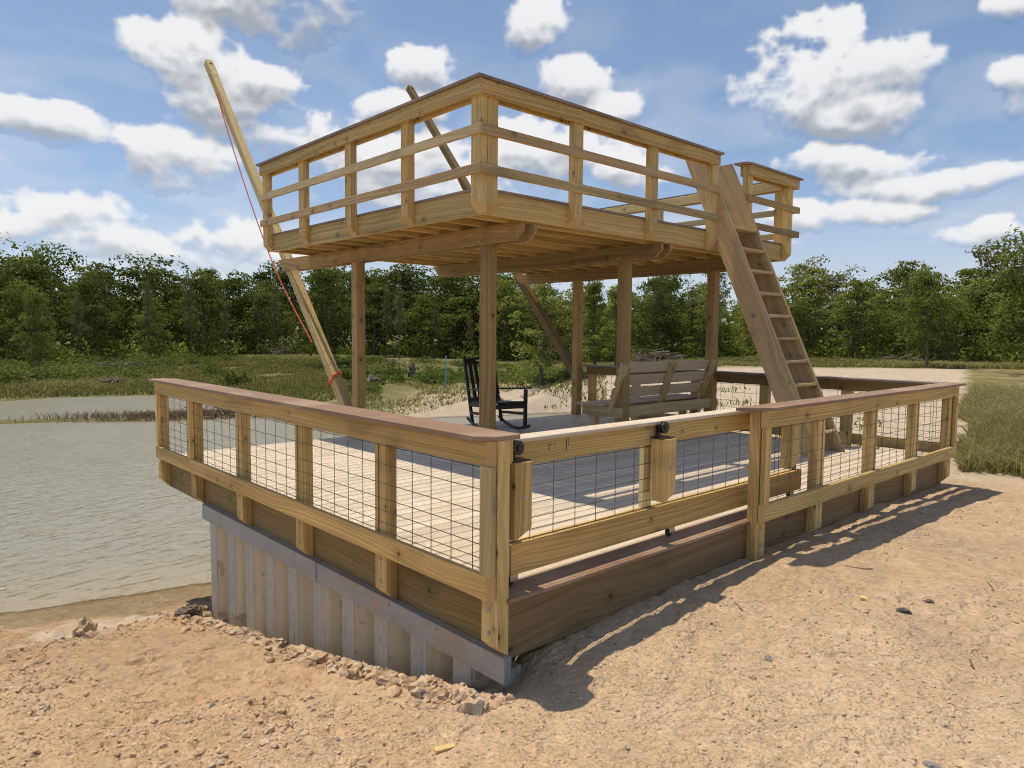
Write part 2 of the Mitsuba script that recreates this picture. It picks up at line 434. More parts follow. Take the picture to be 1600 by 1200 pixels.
for nm, c0, c1 in (('leaf_dark', (.050, .070, .018), (.225, .270, .068)), ('leaf_mid', (.080, .115, .024), (.31, .365, .09)), ('leaf_light', (.14, .175, .04), (.35, .38, .105)), ('leaf_dull', (.10, .108, .048), (.27, .27, .12)),
                   ('grass_blades', (.15, .165, .05), (.41, .39, .17)), ('weed_leaf', (.085, .125, .030), (.21, .265, .075)), ('dry_stems', (.15, .11, .065), (.34, .28, .18))):
    scene[nm] = {'type': 'twosided', 'bsdf': {'type': 'principledthin', 'base_color': proc(leafer(c0, c1)), 'roughness': .6, 'diff_trans': .7, 'specular' if False else 'eta': 1.4}} if False else {'type': 'principledthin', 'base_color': proc(leafer(c0, c1)), 'roughness': .6, 'diff_trans': .75, 'eta': 1.35}
scene['clod_earth'] = {'type': 'diffuse', 'reflectance': proc(rock_col)}


def flat(name, col, rough=.5, metal=0., spec=.5):
    scene[name] = {'type': 'principled', 'base_color': {'type': 'rgb', 'value': list(col)}, 'roughness': rough, 'metallic': metal, 'specular': spec}


flat('wire_metal', (.16, .16, .165), .45, .7)
flat('bolt_metal', (.42, .42, .41), .4, .7)
flat('black_iron', (.014, .014, .015), .38)
flat('black_plastic', (.012, .012, .013), .45)
flat('rubber', (.012, .012, .012), .7)
flat('zinc', (.55, .55, .54), .3, .8)
flat('red_rope', (.55, .075, .045), .7)
flat('orange_rope', (.72, .16, .05), .7)
flat('blue_plastic', (.07, .33, .52), .5)
flat('dark_void', (.02, .018, .015), .9)
flat('grey_stone', (.20, .195, .19), .7)
flat('dark_stone', (.09, .08, .075), .7)
flat('dead_wood', (.17, .145, .12), .9)
flat('stump_wood', (.13, .105, .085), .9)
flat('scrap_wood', (.56, .42, .18), .7)

# ------------------------------------------------------------------ terrain and water
ZW = -1.9
PROF_S = [-60, -6, -1.2, -.3, 0, 1, 2, 3, 4.65, 6, 7, 9, 12, 40]
PROF_Z = [-.30, -.38, -.41, -.45, -.53, -.75, -.96, -1.16, -1.45, -1.72, -1.9, -2.3, -2.7, -3]
from shapely.geometry import Polygon, LineString
import shapely
POND = Polygon([(-60, 24), (-25, 15), (-10, 10), (-1.35, 7.53), (.32, 7.05), (1.0, 6.7), (2.2, 5.0), (7.3, 5.0), (8.6, 6.2), (11.5, 10), (15, 13.5), (19, 16.3), (20.2, 18), (16.5, 19.0), (14.5, 19.9),
                (12.9, 20.0), (13.2, 24.6), (10.4, 32.0), (9, 37.0), (4.4, 38.4), (2.2, 37.9), (-15, 36), (-60, 40)])
SPIT = LineString([(.5, 28.9), (3, 27.9), (5.6, 26.3), (9.5, 24.9), (14, 24.0)])


def sst(a, b, x):
    t = np.clip((x - a) / (b - a), 0, 1); return t * t * (3 - 2 * t)


def height(x, y, detail=True):
    x, y = np.asarray(x, float), np.asarray(y, float)
    pts = shapely.points(x.ravel(), y.ravel())
    d = shapely.distance(POND, pts).reshape(x.shape)
    din = shapely.distance(POND.exterior, pts).reshape(x.shape)
    s = y + .3 * np.minimum(x - .2, 1.5)
    h_site = np.interp(s, PROF_S, PROF_Z)
    # level strip in front of the gate side
    front = sst(.15, .6, x) * sst(1.2, .0, y)
    zc = np.interp(x, [0, .2, .735, 1.745, 2.76, 3.58, 4.96, 7.4, 9], [-.40, -.368, -.373, -.328, -.312, -.30, -.298, -.345, -.36])      # against the boards
    zf = np.interp(x, [0, .1, .68, 1.25, 2, 2.9, 4.2, 5.9, 7.4, 9], [-.44, -.40, -.362, -.342, -.292, -.245, -.262, -.305, -.345, -.36])  # the low crown in front
    h_site = h_site * (1 - front) + (zc + (zf - zc) * sst(0, -.40, y) + (-.37 - zf) * sst(-.9, -3.0, y)) * front
    lefty = y - .40 * x
    top = -.36 - .75 * sst(6, 20, lefty) + .35 * sst(45, 110, np.hypot(x, y)) + .25 * sst(30, 60, lefty)
    top = top + .9 * np.exp(-((x - 24) / 9) ** 2 - ((y - 47) / 10) ** 2) * .5
    h_land = np.where(d > 0, ZW + (top - ZW) * (1 - np.exp(-d / np.where(lefty > 12, 5.0, 1.7))), ZW - np.minimum(din * .3, .9))
    far = np.maximum(sst(7.3, 8.4, x), sst(14, 18, y))
    h = h_site * (1 - far) + h_land * far
    ds = shapely.distance(SPIT, pts).reshape(x.shape)
    h = np.maximum(h, ZW + .10 - .15 * (ds / .75) ** 2)
    # trench scoured along the sheet piling
    h = h - .17 * np.exp(-((x - .16) / .17) ** 2) * sst(.1, .7, y) * sst(4.9, 4.1, y)
    if detail:
        q = np.stack([x, y, x * 0], -1)
        r = np.hypot(x + 2.46, y + 2.89)
        near = np.exp(-(r / 16.0) ** 2)
        h = h + .10 * (meshkit.fbm(q * .55, 3, 2) - .5) * sst(1.5, 6, r + 3)
        rough = sst(.5, 1.6, y - .25 * np.minimum(x, 0) + .9) * sst(1.2, .2, x)
        rough = np.maximum(rough, .3 * sst(.42, .62, meshkit.fbm(q * .8, 3, 31)))
        n = meshkit.fbm(q * 3.1, 4, 4); rid = 1 - np.abs(2 * meshkit.fbm(q * 5.0, 4, 8) - 1)
        wet = 1 - .65 * sst(-1.45, -1.7, h)
        h = h + near * wet * ((.045 + .05 * rough) * (n - .5) + (.014 + .085 * rough) * (rid - .7) + .016 * (meshkit.fbm(q * 16, 3, 12) - .5))
    return h


def axis_grid(lo, hi, f0, f1, step, grow=1.13):
    mid = list(np.arange(f0, f1, step))
    s = step; a = []
    x = f1
    while x < hi:
        a.append(x); s *= grow; x += s
    a.append(hi)
    s = step; b = []; x = f0
    while x > lo:
        s *= grow; x -= s; b.append(max(x, lo))
    return np.array(sorted(set(b)) + mid + a)


gx = axis_grid(-900, 1500, -2.9, 3.4, .021, 1.035)
gy = axis_grid(-900, 1500, -1.7, 7.6, .023, 1.035)
GX, GY = np.meshgrid(gx, gy, indexing='ij')
GZ = height(GX, GY)
nx, ny = GX.shape
ii, jj = np.meshgrid(np.arange(nx - 1), np.arange(ny - 1), indexing='ij')
a = ii * ny + jj
quads = np.stack([a, a + ny, a + ny + 1, a + 1], -1).reshape(-1, 4)
GV = np.stack([GX, GY, GZ], -1).reshape(-1, 3)
put('ground', (GV, quads), 'soil', smooth=True, uv=GV[:, :2])
labels['ground'] = {'label': 'bare tan sandy soil around the deck running into meadow', 'kind': 'structure'}
wv = np.array([[-70, 3.0, ZW], [40, 3.0, ZW], [40, 45, ZW], [-70, 45, ZW]], float)
put('pond_water', (wv, np.array([[0, 1, 2], [0, 2, 3]])), 'murky_water', uv=wv[:, :2])
labels['pond_water'] = {'label': 'murky greenish brown pond water with small ripples', 'kind': 'structure'}

# ------------------------------------------------------------------ lower deck
XR = 7.52          # right face of the deck frame
YB = 6.15          # pond-side edge
deck = thing('lower_deck', 'low timber deck floored in beige boards at the edge of the pond', 'deck')
wood(deck, 'rim_board', box(.173, .211, .046, YB, -.355, -.026, 'y', 4), label='olive brown rim board above the steel cap')
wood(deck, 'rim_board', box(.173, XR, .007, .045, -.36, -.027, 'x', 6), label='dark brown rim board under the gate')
wood(deck, 'rim_board', box(XR - .038, XR, .046, YB, -.355, -.026, 'y', 4))
wood(deck, 'rim_board', box(.212, XR - .039, YB - .04, YB - .002, -.355, -.026, 'x', 4))
for k in range(13):
    y = .5 + k * .42
    wood(deck, 'joist', box(.212, XR - .039, y, y + .038, -.31, -.027, 'x', 1))
def compo(parent, name, mb, label=None): return wood(parent, name, mb, 'composite', label)
compo(deck, 'border_board', box(.155, XR - .1, -.022, .058, -.025, 0, 'x', 1), 'red brown border board along the gate threshold')
compo(deck, 'border_board', box(.155, XR - .1, .063, .198, -.025, 0, 'x', 1))
compo(deck, 'border_board', box(.176, .30, .203, YB + .02, -.025, 0, 'y', 2), 'grey brown border board inside the left railing')
n = 41
pitch = (YB + .02 - .203) / n
for k in range(n):
    y = .203 + k * pitch
    compo(deck, 'deck_board', box(.305, XR - .1, y, y + pitch - .0095, -.025, 0, 'x', 0, ch=.007))

# sheet piling and its steel cap
pile = thing('sheet_pile_wall', 'grey corrugated sheet pile bulkhead with steel cap under the left side of the deck', 'bulkhead')


def pan(yc, inner=.33, outer=.15):
    """one corrugation, seen from -x; rows of vertices top to bottom; uv.x = tan tint of the face, sand dust plus painted bounce light"""
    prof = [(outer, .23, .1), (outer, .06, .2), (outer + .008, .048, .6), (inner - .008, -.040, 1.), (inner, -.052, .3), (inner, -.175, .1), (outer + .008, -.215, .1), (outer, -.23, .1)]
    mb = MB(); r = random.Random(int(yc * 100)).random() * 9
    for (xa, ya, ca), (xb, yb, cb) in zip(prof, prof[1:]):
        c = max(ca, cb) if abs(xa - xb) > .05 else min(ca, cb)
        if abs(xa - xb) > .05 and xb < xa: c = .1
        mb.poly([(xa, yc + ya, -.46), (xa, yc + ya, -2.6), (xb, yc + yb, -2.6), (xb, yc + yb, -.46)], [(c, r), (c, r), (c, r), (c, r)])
        mb.poly([(xb + .008, yc + yb, -.46), (xb + .008, yc + yb, -2.6), (xa + .008, yc + ya, -2.6), (xa + .008, yc + ya, -.46)], [(c, r)] * 4)
    return mb.out()


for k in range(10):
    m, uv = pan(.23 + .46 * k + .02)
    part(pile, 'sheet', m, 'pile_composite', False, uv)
steel = []
cap_pts = [(.112, -.326), (.112, -.478), (.345, -.478), (.345, -.326)]
mb = MB()
def ubox(mb, x0, x1, y0, y1, z0, z1):
    c = [(x0, y0, z0), (x1, y0, z0), (x1, y1, z0), (x0, y1, z0), (x0, y0, z1), (x1, y0, z1), (x1, y1, z1), (x0, y1, z1)]
    for q in ((0, 3, 2, 1), (4, 5, 6, 7), (0, 1, 5, 4), (1, 2, 6, 5), (2, 3, 7, 6), (3, 0, 4, 7)): mb.poly([c[i] for i in q], [(0, 0)] * 4)
    return mb
for (y0, y1) in ((-.03, 2.228), (2.232, 4.735)):
    mb = MB()
    ubox(mb, .112, .119, y0, y1, -.478, -.334); ubox(mb, .112, .35 if y0 > 0 else .168, y0, y1, -.333, -.326)
    m, uv = mb.out(); part(pile, 'steel_cap', m, 'galvanised', False)
m = ubox(MB(), .1195, .165, -.029, -.022, -.478, -.334).out()[0]
part(pile, 'end_plate', m, 'galvanised')
m = ubox(MB(), .105, .1115, 2.19, 2.27, -.486, -.318).out()[0]
part(pile, 'weld_plate', m, 'galvanised')
m = ubox(MB(), .32, 7.3, 4.62, 4.7, -2.6, -.37).out()[0]
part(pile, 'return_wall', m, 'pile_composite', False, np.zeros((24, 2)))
for y in (.62, 1.16, 2.6, 3.7):
    bolt(pile, (.112, y, -.36), (-1, 0, 0), .02)

# ------------------------------------------------------------------ railings of the lower deck
ROWS = [.155, .212, .291, .375, .478, .608, .735]
WR = .0027


def wires(parent, axis, fixed, a0, a1, z0, z1, pitch, first, rows):
    def P(a, z): return (a, fixed, z) if axis == 'x' else (fixed, a, z)
    off = WR * 2.0
    a = first; k = 0
    while a < a1:
        if a > a0:
            part(parent, 'wire_panel__wire', tube([P(a, z0), P(a, z1)], WR, 5, False), 'wire_metal', True)
        a += pitch
    for z in rows:
        q = [(x, y + (off if axis == 'x' else 0), zz) if axis == 'x' else (x + off, y, zz) for x, y, zz in (P(a0, z), P(a1, z))]
        part(parent, 'wire_panel__wire', tube(q, WR, 5, False), 'wire_metal', True)


# left railing, plane x
rail = thing('mesh_railing', 'low timber railing with wire mesh and brown cap along the water side at left', 'railing')
for k, y in enumerate((0.0, 1.135, 2.345, 3.58, 4.825, 5.955)):
    pk = wood(rail, 'post', box(.083, .172, y, y + .14, -.345, .898, 'z', 0, cut0=lambda x, yy, z: (.172 - x) / .089 * .085, ch=.005))
    for z in (-.05 if k else -.065, -.2):
        bolt(pk, (.083, y + .07, z), (-1, 0, 0))
e45 = lambda x, y, z: (.0748 - x)            # mitred end: outer face set back
wood(rail, 'top_rail', box(.0366, .0748, .006, 6.02, .757, .897, 'y', 0, cut0=lambda x, y, z: (.0748 - x)))
wood(rail, 'bottom_rail', box(.0366, .0748, .006, 4.86, 0, .14, 'y', 0, cut0=lambda x, y, z: (.0748 - x)))
wood(rail, 'bottom_rail', box(.0366, .0748, 4.864, 6.02, 0, .14, 'y', 0))
wood(rail, 'filler', box(.0366, .0748, .006, .105, .1405, .7565, 'z', 2, ch=.003))
wood(rail, 'filler', box(.0366, .0748, 5.93, 6.02, .1405, .7565, 'z', 0))
wood(rail, 'filler', box(.0366, .0748, 4.82, 4.91, .1405, .7565, 'z', 0))
wood(rail, 'inner_rail', box(.1725, .2105, .02, 6.09, .757, .897, 'y', 0))
def capboard(parent, poly, z0, z1, cls, label=None):
    mb = MB(); i = next_id(cls); poly = np.array(poly, float)
    n = len(poly)
    along = np.argmax(np.ptp(poly, axis=0))
    def uv(p): return (p[along], i + .1 + p[1 - along] - poly[:, 1 - along].min())
    c = .003
    cen = poly.mean(0); inn = poly + (cen - poly) / np.linalg.norm(cen - poly, axis=1)[:, None] * c
    mb.poly([(*p, z1) for p in inn], [uv(p) for p in inn]); mb.poly([(*p, z0) for p in poly[::-1]], [uv(p) for p in poly[::-1]])
    for k in range(n):
        p, q, pi, qi = poly[k], poly[(k + 1) % n], inn[k], inn[(k + 1) % n]
        mb.poly([(*p, z0), (*q, z0), (*q, z1 - c), (*p, z1 - c)], [uv(p), uv(q), (uv(q)[0], uv(q)[1] + .03), (uv(p)[0], uv(p)[1] + .03)])
        mb.poly([(*p, z1 - c), (*q, z1 - c), (*qi, z1), (*pi, z1)], [uv(p), uv(q), uv(q), uv(p)])
    return compo(parent, 'cap', mb, label)
capboard(rail, [(-.018, .105), (.07, .005), (.238, -.008), (.254, .01), (.254, 5.93), (.17, 6.06), (-.02, 6.06)][::1], .899, .925, 1)
wires(rail, 'y', .0785, .02, 6.0, .02, .78, .2015, .012, ROWS)

# right railing, plane y
rail2 = thing('mesh_railing', 'low timber railing with wire mesh beside the dirt, right of the gate', 'railing')
for k, x in enumerate((2.765, 3.81, 5.01, 6.22, 7.40)):
    pk = wood(rail2, 'post', box(x, x + .14, -.083, .006, -.37 if k in (0,) else -.33, .898, 'z', 0, cut0=(lambda xx, y, z: (.006 - y) / .089 * (.0 if k == 0 else .085)), ch=.005))
    for z in (-.06, -.2):
        bolt(pk, (x + .07, -.083, z), (0, -1, 0))
wood(rail2, 'top_rail', box(2.767, 7.578, -.1305, -.0923, .757, .897, 'x', 0, cut0=lambda x, y, z: (-.0923 - y)))
wood(rail2, 'bottom_rail', box(2.767, 7.578, -.1305, -.0923, 0, .14, 'x', 0, cut0=lambda x, y, z: (-.0923 - y)))
wood(rail2, 'inner_rail', box(3.96, 7.40, .0065, .0445, .757, .897, 'x', 0))
wood(rail2, 'filler', box(2.775, 2.87, -.1305, -.0923, .1405, .7565, 'z', 0, ch=.005))
wood(rail2, 'filler', box(7.49, 7.578, -.1305, -.0923, .1405, .7565, 'z', 0))
capboard(rail2, [(2.70, -.12), (2.80, -.19), (7.52, -.205), (7.60, -.19), (7.585, .02), (2.575, .02), (2.575, -.012)], .899, .925, 1)
wires(rail2, 'x', -.0878, 2.79, 7.56, .02, .78, .2015, 2.88, ROWS)

# far railing along x = XR
rail3 = thing('mesh_railing', 'low timber railing with wire mesh across the far end behind the bench', 'railing')
for k, y in enumerate((1.11, 2.31, 3.51, 4.71, 5.71)):
    wood(rail3, 'post', box(7.425, 7.515, y, y + .14, .001, .898, 'z', 0, ch=.005))
wood(rail3, 'top_rail', box(7.522, 7.56, .02, 5.85, .757, .897, 'y', 0)); wood(rail3, 'inner_rail', box(7.386, 7.424, .03, 5.85, .757, .897, 'y', 4))
wood(rail3, 'bottom_rail', box(7.522, 7.56, .02, 5.85, 0.02, .16, 'y', 0))
capboard(rail3, [(7.34, .03), (7.585, .03), (7.585, 5.9), (7.34, 5.9)], .899, .925, 2)
wires(rail3, 'y', 7.518, .03, 5.85, .02, .78, .2015, .13, ROWS)

# ------------------------------------------------------------------ sliding gate
gate = thing('sliding_gate', 'long sliding timber gate with wire mesh and black rollers between the railings', 'gate')
wood(gate, 'top_rail', box(.30, 3.95, .125, .163, .712, .850, 'x', 0))
wood(gate, 'bottom_rail', box(.30, 3.95, .125, .163, .065, .249, 'x', 0))
compo(gate, 'cap', box(.30, 3.95, .10, .245, .852, .878, 'x', 3), 'pale sun-bleached cap board of the gate')
wood(gate, 'back_rail', box(.30, 3.95, .175, .213, .712, .850, 'x', 0)); wood(gate, 'back_rail', box(.30, 3.95, .175, .213, .065, .249, 'x', 0))
for x in (.30, 1.612, 3.86):
    wood(gate, 'stile', box(x, x + .09, .175, .213, .2495, .7115, 'z', 5))
wires(gate, 'x', .168, .32, 3.94, .1, .83, .2015, .489, [.25, .30, .37, .46, .57, .69])
for k, x in enumerate((.213, 1.624, 3.02, 3.52)):
    bk = wood(gate, 'hanger_block', box(x, x + .132, -.002 if k < 2 else .012, .123, .318, .760, 'z', 0, cut0=lambda xx, y, z, x=x: (xx - x) / .132 * .06, ch=.006))
    if k < 2: bolt(bk, (x + .07, -.002, .555), (0, -1, 0), .016)
    xc = x + .062
    rk = part(gate, 'roller', join([lathe_disc((xc + .01, .088, .835 if k else .835), (0, -1, 0), [(.0005, -.001), (.042, 0), (.042, .01), (.031, .016), (.031, .024), (.042, .03), (.042, .036), (.02, .037), (.018, .044), (.0005, .045)], 24)]), 'black_iron', 30)
    part(gate, 'roller_strap', join([trimesh_box for trimesh_box in [(lambda b: (np.array(b.vertices), np.array(b.faces)))(trimesh.creation.box(bounds=[[xc - .022, .104, .765], [xc + .026, .111, .85]])), (lambda b: (np.array(b.vertices), np.array(b.faces)))(trimesh.creation.box(bounds=[[xc - .075, .015, .761], [xc + .07, .118, .769]]))]]), 'black_iron')
for x in (.34, 1.93, 3.80):
    c = np.array([x, .15, .034])
    ck = part(gate, 'caster', join([tube([(x - .012, .150, .066), (x - .03, .15, .034)], .006, 6), tube([(x - .03, .128, .036), (x - .03, .172, .036)], .006, 8),
             (lambda b: (np.array(b.vertices), np.array(b.faces)))(trimesh.creation.box(bounds=[[x - .045, .128, .028], [x + .02, .131, .064]])), (lambda b: (np.array(b.vertices), np.array(b.faces)))(trimesh.creation.box(bounds=[[x - .045, .169, .028], [x + .02, .172, .064]]))]), 'zinc')
    part(ck, 'wheel', lathe_disc((x - .03, .137, .033), (0, 1, 0), [(.0005, 0), (.024, 0), (.032, .005), (.032, .021), (.024, .026), (.0005, .026)], 20), 'rubber', 30)

# ------------------------------------------------------------------ upper platform
UX0, UX1, UY0, UY1 = 2.057, 8.235, 2.527, 7.30
PX, PY = (2.7356, 5.1436, 7.3066), (3.2055, 6.0235)
plat = thing('viewing_platform', 'raised timber viewing platform on six square posts over the deck', 'platform')
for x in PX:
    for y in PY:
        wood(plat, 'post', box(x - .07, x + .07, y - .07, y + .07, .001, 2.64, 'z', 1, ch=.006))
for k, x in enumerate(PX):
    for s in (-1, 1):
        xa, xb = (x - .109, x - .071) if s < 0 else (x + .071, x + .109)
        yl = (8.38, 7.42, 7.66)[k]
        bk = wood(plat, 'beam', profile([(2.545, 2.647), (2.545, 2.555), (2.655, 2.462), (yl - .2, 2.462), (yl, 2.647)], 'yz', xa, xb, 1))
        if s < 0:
            bolt(bk, (xa, 3.24, 2.50), (-1, 0, 0), .015); bolt(bk, (xa, 3.12, 2.60), (-1, 0, 0), .015)
RZ0, RZ1 = 2.648, 2.883
wood(plat, 'rim_board', box(UX0, UX0 + .038, UY0 + .039, UY1 - .039, RZ0, RZ1, 'y', 0)); wood(plat, 'rim_board', box(UX1 - .038, UX1, UY0 + .039, UY1 - .039, RZ0, RZ1, 'y', 0))
wood(plat, 'rim_board', box(UX0, UX1, UY0, UY0 + .038, RZ0, RZ1, 'x', 0)); wood(plat, 'rim_board', box(UX0, UX1, UY1 - .038, UY1, RZ0, RZ1, 'x', 0))
for k in range(11):
    y = UY0 + .24 + k * .406
    wood(plat, 'joist', box(UX0 + .0385, UX1 - .0385, y, y + .038, RZ0 + .001, RZ1, 'x', 0))
n = 44; pitch = (UX1 + .03 - UX0) / n
for k in range(n):
    x = UX0 - .015 + k * pitch
    compo(plat, 'floor_board', box(x, x + pitch - .0055, UY0 - .012, UY1 + .012, RZ1 + .0005, RZ1 + .026, 'y', 2, ch=.003))

TZ = 3.747       # underside of the upper top rail
TOPZ = TZ + .142


def upper_post(parent, x0, x1, y0, y1, cut):
    k = wood(parent, 'post', box(x0, x1, y0, y1, 2.655, TOPZ, 'z', 0, cut0=cut, ch=.005))
    return k


pr = thing('platform_railing', 'upper timber railing with two slats that turns the near corner of the platform', 'railing')
xo, xi = UX0 - .0895, UX0 - .0005
for (y0, y1) in ((2.4375, 2.5775), (3.65, 3.79), (4.87, 5.01), (6.11, 6.25), (7.27, 7.41)):
    k = upper_post(pr, xo, xi, y0, y1, lambda x, y, z: (xi - x) / .089 * .09)
    for z in (2.79, 2.86):
        bolt(k, (xo, (y0 + y1) / 2, z), (-1, 0, 0), .013)
yo, yi = UY0 - .0895, UY0 - .0005
for (x0, x1) in ((2.0575, 2.1975), (3.29, 3.43), (4.65, 4.79), (5.975, 6.115)):
    k = upper_post(pr, x0, x1, yo, yi, lambda x, y, z: (yi - y) / .089 * .09)
    for z in (2.79, 2.86):
        bolt(k, ((x0 + x1) / 2, yo, z), (0, -1, 0), .013)
xr0 = xo - .0385; yr0 = yo - .0385
wood(pr, 'top_rail', box(xr0, xo - .0005, yr0, 7.42, TZ, TOPZ, 'y', 0)); wood(pr, 'top_rail', box(xo, 6.106, yr0, yo - .0005, TZ, TOPZ, 'x', 0))
wood(pr, 'inner_rail', box(xi + .001, xi + .039, 2.58, 7.40, TZ, TOPZ, 'y', 0)); wood(pr, 'inner_rail', box(2.20, 6.10, yi + .001, yi + .039, TZ, TOPZ, 'x', 0))
for z in (3.012, 3.382):
    wood(pr, 'slat', box(xr0, xo - .0005, yr0, 7.42, z, z + .093, 'y', 3 if z < 3.2 else 2)); wood(pr, 'slat', box(xo, 6.12, yr0, yo - .0005, z, z + .093, 'x', 2 if z < 3.2 else 3))
capboard(pr, [(1.90, 2.37), (1.90, 7.47), (2.13, 7.47), (2.13, 2.37)][::-1], TOPZ + .001, TOPZ + .027, 2)
capboard(pr, [(2.1305, 2.37), (6.15, 2.37), (6.15, 2.40), (6.11, 2.59), (2.1305, 2.59)], TOPZ + .001, TOPZ + .027, 2)

pr2 = thing('platform_railing', 'short upper timber railing right of the ladder, running back along the platform', 'railing')
for (x0, x1) in ((6.89, 7.03), (8.10, 8.24)):
    k = upper_post(pr2, x0, x1, yo, yi, lambda x, y, z: (yi - y) / .089 * .09)
for (y0, y1) in ((2.60, 2.74), (3.7, 3.84), (4.9, 5.04), (6.1, 6.24), (7.2, 7.34)):
    upper_post(pr2, UX1 + .0005, UX1 + .0895, y0, y1, lambda x, y, z: (x - UX1) / .089 * .09)
wood(pr2, 'top_rail', box(6.87, 8.362, yr0, yo - .0005, TZ, TOPZ, 'x', 0)); wood(pr2, 'inner_rail', box(6.9, 8.19, yi + .001, yi + .039, TZ, TOPZ, 'x', 0))
wood(pr2, 'top_rail', box(UX1 + .09, UX1 + .128, yo, 7.42, TZ, TOPZ, 'y', 0)); wood(pr2, 'inner_rail', box(UX1 - .039, UX1 - .001, 2.60, 7.4, TZ, TOPZ, 'y', 5))
for z in (3.012, 3.382):
    wood(pr2, 'slat', box(6.86, 8.40, yr0, yo - .0005, z, z + .093, 'x', 1)); wood(pr2, 'slat', box(UX1 + .09, UX1 + .128, yo, 7.42, z, z + .093, 'y', 5))
capboard(pr2, [(6.80, 2.40), (6.90, 2.37), (8.43, 2.37), (8.43, 2.59), (6.76, 2.59), (6.76, 2.47)], TOPZ + .001, TOPZ + .027, 2)
capboard(pr2, [(8.20, 2.591), (8.43, 2.591), (8.43, 7.47), (8.20, 7.47)], TOPZ + .001, TOPZ + .027, 2)

# ------------------------------------------------------------------ ladder
lad = thing('ladder', 'steep wooden ladder with plank treads leaning from the deck up to the platform', 'ladder')
fy = lambda z: .925 + .444 * z
for x in (6.175, 6.825):
    wood(lad, 'stringer', profile([(fy(.002), .002), (fy(3.93), 3.93), (fy(3.93) + .335, 3.93), (fy(.002) + .335, .002)], 'yz', x, x + .038, 3))
for k in range(10):
    z = .297 * (k + 1) - .015
    wood(lad, 'tread', box(6.2135, 6.8245, fy(z) + .006, fy(z) + .27, z - .038, z, 'x', 3))

# ------------------------------------------------------------------ hoist poles and ropes
PD = np.array([0, 5.2, 6.22]); PD /= np.linalg.norm(PD)
PN = np.array([0, -PD[2], PD[1]])            # upper face
poles = []
for k, x in enumerate(PX):
    if k == 1: continue
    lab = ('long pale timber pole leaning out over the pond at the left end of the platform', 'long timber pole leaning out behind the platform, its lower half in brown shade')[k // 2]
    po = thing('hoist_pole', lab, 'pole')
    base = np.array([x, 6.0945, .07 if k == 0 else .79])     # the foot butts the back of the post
    cls = 5 if k == 0 else 4  # far pole in the dark class: its back-lit shade painted into the colour
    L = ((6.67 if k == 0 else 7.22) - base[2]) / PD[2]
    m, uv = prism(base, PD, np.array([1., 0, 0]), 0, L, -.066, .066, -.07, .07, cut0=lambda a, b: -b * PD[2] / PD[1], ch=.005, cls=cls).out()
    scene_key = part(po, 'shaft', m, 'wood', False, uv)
    top = base + PD * (L - .12)
    bk = part(po, 'pulley_hole', cyl(top + np.array([0, 0, 0]) - np.cross(PD, [1, 0, 0]) * 0 + PN * .071, PN, .03, .004, 14), 'dark_void', 30)
    poles.append((base, L))


def rope(name, label, pts, r, mat):
    k = fresh(name)
    pts = np.array(pts, float)
    t = np.linspace(0, 1, len(pts)); tt = np.linspace(0, 1, 60)
    from scipy.interpolate import CubicSpline
    put(k, tube(CubicSpline(t, pts)(tt), r, 6), mat, True)
    labels[k] = {'label': label, 'category': 'rope'}
    return k


b0, L0 = poles[0]
rope('rope', 'thin red rope slung from the top of the left leaning pole', [(2.66, 11.0, 5.93), (2.655, 9.9, 4.27), (2.65, 9.1, 3.2), (2.65, 8.45, 2.42), (2.65, 7.75, 1.75), (2.66, 7.28, 1.32)], .011, 'red_rope')
def ring(c, half_a, half_b, A, B, r, tilt):
    pts = []
    for t in np.linspace(0, 2 * np.pi, 41):
        ca, sa = np.cos(t), np.sin(t)
        q = max(abs(ca), abs(sa)) * .86 + .14
        pts.append(c + A * half_a * ca / q + B * half_b * sa / q + PD * tilt * ca)
    return tube(np.array(pts), r, 6, False)
c = b0 + PD * .95
k = fresh('rope'); put(k, join([ring(c, .083, .086, np.array([1., 0, 0]), PN, .012, .05), ring(c + PD * .03, .083, .086, np.array([1., 0, 0]), PN, .012, .06), tube([c + [-.09, .0, -.02], c + [-.11, .04, -.09], c + [-.095, .07, -.14]], .011, 6)]), 'orange_rope', True)
labels[k] = {'label': 'orange cord knotted round the foot of the left leaning pole', 'category': 'rope'}
b1, L1 = poles[1]
p0 = b1 + PD * 5.6 + [-.08, 0, 0]
rope('rope', 'short red line running from the second leaning pole behind the railing', [p0, p0 + [-.02, -.55, -.75], p0 + [.0, -1.2, -1.5], p0 + [.03, -2.0, -2.4]], .009, 'red_rope')

# ------------------------------------------------------------------ bench
bench = thing('bench', 'wide slatted bench with leaning back between two posts, facing the pond', 'bench')
BX0, BX1 = 5.035, 7.40
wood(bench, 'end_board', box(BX0, BX0 + .037, 3.14, 3.84, .36, .50, 'y', 2)); wood(bench, 'end_board', box(7.378, 7.415, 3.14, 3.84, .36, .50, 'y', 2))
wood(bench, 'back_rail', box(5.215, 7.235, 3.150, 3.188, .365, .515, 'x', 2)); wood(bench, 'front_rail', box(5.073, 7.377, 3.80, 3.838, .36, .5, 'x', 2))
for k in range(4):
    y = 3.42 + k * .125
    compo(bench, 'seat_slat', box(5.0, 7.45, y, y + .118, .501, .526, 'x', 4))
for x in (5.00, 6.08, 7.12):
    lean = np.array([0, -.235, .66]); lean /= np.linalg.norm(lean)
    m, uv = prism((x, 3.335, .42), lean, np.array([1., 0, 0]), 0, .72, 0, .09 if x > 5.01 else .036, -.07, .07, cls=2).out() if False else prism((x, 3.335, .42), lean, np.array([1., 0, 0]), 0, .72, 0, .14, -.02, .018, cls=2).out()
    part(bench, 'back_support', m, 'wood', False, uv)
